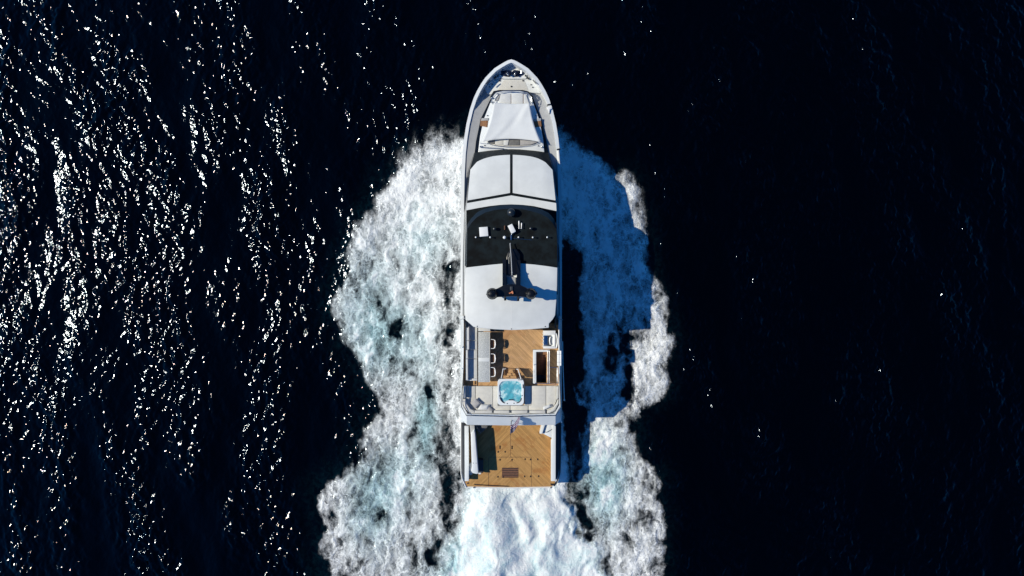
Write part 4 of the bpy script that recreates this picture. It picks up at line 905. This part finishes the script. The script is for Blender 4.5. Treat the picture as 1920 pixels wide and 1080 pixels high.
for j in range(n+1):
    v = j/n; row = []
    for i in range(n+1):
        u = i/n
        xl = 430+(300-430)*v + 20*math.sin(math.pi*v)*1.0; xr = 815+(937-815)*v - 20*math.sin(math.pi*v)
        x = xl+(xr-xl)*u; yt = 524+10*math.sin(math.pi*u)+8*u; yb = 946-36*math.sin(math.pi*u)**0.8+4*u
        y = yt+(yb-yt)*v
        z = 5.88+0.10*(abs(2*u-1)**2)*(abs(2*v-1)**2)-0.05*math.sin(math.pi*u)*math.sin(math.pi*v)
        z += 0.040*math.sin((u*1.3+v*0.7)*16)*math.exp(-((u+v*0.8-0.95)/0.12)**2)+0.022*math.sin(u*17+3*v)*math.sin(math.pi*v)*(1-v)+0.008*math.sin(v*26+3*u)*abs(2*u-1)
        row.append(zm(1, x, y, z))
    rows.append(row)
MB().surf(rows, 0.008).build('canvas', 'canvas', aw, 180)
for a, b in ((430, 522), (815, 530), (300, 946), (937, 950)):
    q = zm(1, a, b, 6.0); d = 0.04 if a > 600 else -0.04
    MB().tube([(q[0]+d, q[1], 6.03), (q[0]+d*3, q[1], 5.42)], 0.02).build('pole', 'chrome', aw)

# ------------------------------------------------------------------ aft cockpit on the main deck
AD = 2.45
MB().prism(zp(7, [(108, 60), (108, 775), (122, 850), (172, 958), (182, 964), (780, 972), (1330, 963), (1340, 955), (1395, 870), (1430, 775), (1430, 60)], 2.4), 2.1, 2.41, 0.0).build('swim_platform', 'gelcoat', Yt)
MB().prism(zp(7, [(155, -200), (155, 880), (162, 905), (184, 952), (780, 962), (1325, 953), (1372, 905), (1372, 880), (1320, 870), (1320, -200)], AD), 2.40, AD, 0.0).build('aft_deck', 'teak_aft', Yt)
for pts in ([(105, 60), (150, 60), (150, 880), (125, 800), (106, 700)], [(1384, 60), (1432, 60), (1432, 700), (1415, 800), (1384, 870)]):
    MB().prism(zp(7, pts, 2.75), 2.3, 2.76, 0.02).build('gunwale', 'dark_paint', Yt)
m = MB(); m.tube(zl(7, [(103, 60), (103, 775), (118, 850), (170, 962)], 2.5), 0.045); m.build('rubbing_strake', 'white_plastic', Yt)
m = MB(); m.tube(zl(7, [(172, 966), (780, 974), (1335, 966)], 2.42), 0.04); m.build('platform_edge', 'white_plastic', Yt)
MB().prism(zp(7, [(150, 135), (205, 135), (208, 880), (152, 880)], 3.2), AD, 3.2, 0.03).build('cockpit_coaming', 'gelcoat', Yt)
MB().prism(zp(7, [(1332, 120), (1382, 120), (1380, 880), (1318, 880), (1318, 330), (1332, 300)], 3.2), AD, 3.2, 0.03).build('cockpit_coaming', 'gelcoat', Yt)
a = zm(7, 1311, 300, 3.0); b = zm(7, 1311, 870, 3.0); MB().box(a[0]+0.005, (a[1]+b[1])/2, 2.46, 3.02, 0.05, a[1]-b[1]).build('coaming_reflection', 'teak_aft', Yt)  # teak-coloured strip put in for the deck's reflection on the coaming
# gangway housing along the port side
cr = MB().prism(zp(9, [(205, 290), (262, 240), (276, 300), (300, 600), (330, 972), (300, 980), (235, 965), (208, 925), (222, 880), (206, 400)], 4.0), 2.9, 4.0, 0.05).build('gangway_crane', 'gelcoat', Yt)
MB().prism(zp(9, [(186, 150), (268, 150), (268, 300), (200, 300)], 3.3), AD, 3.4, 0.03).build('crane_heel', 'gelcoat_grey', cr)  # grey stands in for the overhang's shade on the white housing
MB().prism(zp(9, [(240, 300), (290, 300), (312, 730), (410, 735), (412, 955), (320, 960), (240, 940)], 2.9), AD, 2.98, 0.02).build('crane_base', 'dark_paint', cr)
q = zm(9, 200, 905, 3.0); MB().lathe((q[0], q[1], AD), [(0.24, 0), (0.24, 0.4), (0.12, 0.55), (0.02, 0.58)], sy=2.2).build('crane_motor', 'gelcoat_grey', cr)
q = zm(9, 356, 972, 3.2); MB().box(q[0], q[1], 2.9, 3.2, 0.22, 0.12, ch=0.03).build('crane_foot', 'white_plastic', cr)
for a in (245, 295): q = zm(9, a, 795, 4.0); MB().lathe((q[0], q[1], 4.0), [(0.035, 0), (0.03, 0.012)], 10).build('bolt', 'dark_metal', cr)
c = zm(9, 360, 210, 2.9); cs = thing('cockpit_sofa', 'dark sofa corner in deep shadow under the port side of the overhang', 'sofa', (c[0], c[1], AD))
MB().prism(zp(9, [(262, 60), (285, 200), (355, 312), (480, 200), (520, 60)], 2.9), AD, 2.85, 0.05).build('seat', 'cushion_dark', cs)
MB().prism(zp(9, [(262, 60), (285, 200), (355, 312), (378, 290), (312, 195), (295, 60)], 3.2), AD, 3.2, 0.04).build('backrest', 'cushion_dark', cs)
# white stair wing to starboard
sw_ = MB().prism(zp(7, [(1252, 60), (1334, 60), (1330, 298), (1275, 272), (1200, 232)], 3.1), AD, 3.12, 0.04).build('stair_wing', 'gelcoat', Yt)
MB().prism(zp(7, [(1205, 60), (1255, 60), (1200, 240), (1165, 238)], 3.3), AD, 3.35, 0.04).build('wing_rail', 'gelcoat', sw_)
MB().tube([zm(7, 1200, 215, 3.2), zm(7, 1260, 220, 3.2), zm(7, 1330, 180, 3.2)], 0.02).build('wing_seam', 'dark_metal', sw_)
# hatch outlines, tie-down fittings and the floor grating
m = MB()
def line(x0, y0, x1, y1, wd=0.028):
    a, b = zm(7, x0, y0, AD), zm(7, x1, y1, AD); m.box((a[0]+b[0])/2, (a[1]+b[1])/2, AD, AD+0.004, max(wd, abs(a[0]-b[0])), max(wd, abs(a[1]-b[1])))
line(480, 555, 1052, 555); line(475, 559, 475, 955); line(1055, 559, 1055, 955, 0.02); line(770, 240, 770, 551, 0.02); m.build('hatch_seam', 'dark_metal', Yt)
for a, b in ((628, 410), (628, 432), (790, 412), (790, 434), (603, 484), (697, 482), (628, 590), (790, 590), (967, 582), (1040, 585), (1137, 585), (600, 820), (672, 824), (960, 815), (1040, 815), (1150, 812)):
    fitting(7, a, b, AD, 0.052, 0.05, 'tie_down', 'dark_metal', 1.6)
gr = MB().prism(zp(7, [(655, 698), (878, 698), (878, 832), (655, 832)], 2.46), AD, 2.458).build('grating', 'brown_leather', Yt)
for b in (706, 735, 768, 800, 828):
    a0, a1 = zm(7, 660, b, 2.47), zm(7, 874, b, 2.47); MB().tube([a0, a1], 0.022).build('grating_bar', 'dark_metal', gr)
m = MB(); m.tube(zl(7, [(280, 925), (520, 940), (745, 950)], 2.52), 0.035); m.build('mooring_pole', 'dark_metal', Yt)
q = zm(7, 1335, 920, 2.5); MB().box(q[0], q[1], AD, 2.7, 0.32, 0.10, ch=0.02).build('stern_cleat', 'dark_metal', Yt)
for a, b in ((275, 965), (1315, 965), (190, 905)): fitting(7, a, b, 2.46, 0.06, 0.12, 'stern_roller', 'chrome')

# ------------------------------------------------------------------ ensign on its staff
f0 = zm(6, 905, 822, 6.05); f1 = zm(6, 889, 1040, 7.1)
fg = thing('ensign_flag', 'small red and white striped flag with blue canton on a staff at the aft rail', 'flag', f0)
MB().tube([(f0[0], f0[1], 5.75), f0, f1], 0.025).build('flagpole', 'dark_metal', fg)
MB().lathe((f0[0], f0[1]+0.03, 5.9), [(0.10, 0), (0.09, 0.12), (0.05, 0.2)]).build('pole_socket', 'gelcoat_grey', fg)
MATS_F = NT('flag_canton'); uvn = MATS_F.node('ShaderNodeUVMap')
sc_ = MATS_F.vmath('MULTIPLY', uvn.outputs[0], (11.0, 9.0, 1.0)); frv = MATS_F.vmath('FRACTION', sc_)
dd = MATS_F.node('ShaderNodeVectorMath', operation='DISTANCE'); MATS_F.link(frv, dd.inputs[0]); dd.inputs[1].default_value = (0.5, 0.5, 0.0)
MATS_F.link(MATS_F.mix(MATS_F.math('LESS_THAN', dd.outputs['Value'], 0.27), c3(0.02, 0.018, 0.07), c3(0.6, 0.6, 0.66)), MATS_F.b.inputs['Base Color']); MATS['flag_canton'] = MATS_F.m
cen = [(889, 0, 0), (925, -12, .10), (955, -30, .02), (980, -60, .12), (1000, -100, .0), (1015, -135, .1), (1032, -165, .02)]
ns, nt_ = 20, 9; V = []
cl = [(c_[0], c_[1], c_[2]) for c_ in cen]
for i in range(ns+1):
    s_ = i/ns*(len(cl)-1); j = min(int(s_), len(cl)-2); fr2 = s_-j
    X_ = cl[j][0]*(1-fr2)+cl[j+1][0]*fr2; Y_ = cl[j][1]*(1-fr2)+cl[j+1][1]*fr2
    w_ = 1.0-0.30*(i/ns)
    for k_ in range(nt_+1):
        t = k_/nt_; yy = 893+Y_+t*130*w_; zz = 6.4+0.6*t+0.08*math.sin(i*0.9+t*2)+0.04*math.sin(i*1.9)
        V.append(zm(6, X_+4*math.sin(t*7+i*.5)-10*t*(1-i/ns)*0.0, yy, zz))
m = MB(); W = nt_+1; uvs = []
for i in range(ns):
    for k_ in range(nt_):
        can = (k_ >= 5 and i < 8); m.f.append((i*W+k_, (i+1)*W+k_, (i+1)*W+k_+1, i*W+k_+1)); m.mi.append(2 if can else (k_ % 2)); uvs.append([(i/8, (k_-5)/4), ((i+1)/8, (k_-5)/4), ((i+1)/8, (k_-4)/4), (i/8, (k_-4)/4)])
m.v = V
off = Vector(f0); me = bpy.data.meshes.new('flag_cloth'); me.from_pydata([tuple(Vector(v)-off) for v in m.v], [], m.f)
for nm in ('flag_red', 'flag_white', 'flag_canton'): me.materials.append(MATS[nm])
me.polygons.foreach_set('material_index', m.mi); me.polygons.foreach_set('use_smooth', [True]*len(m.f))
uvl = me.uv_layers.new(name='UVMap'); uvl.data.foreach_set('uv', np.array(uvs, dtype=np.float32).ravel())
fc = bpy.data.objects.new('flag_cloth', me); sc.collection.objects.link(fc); fc.parent = fg
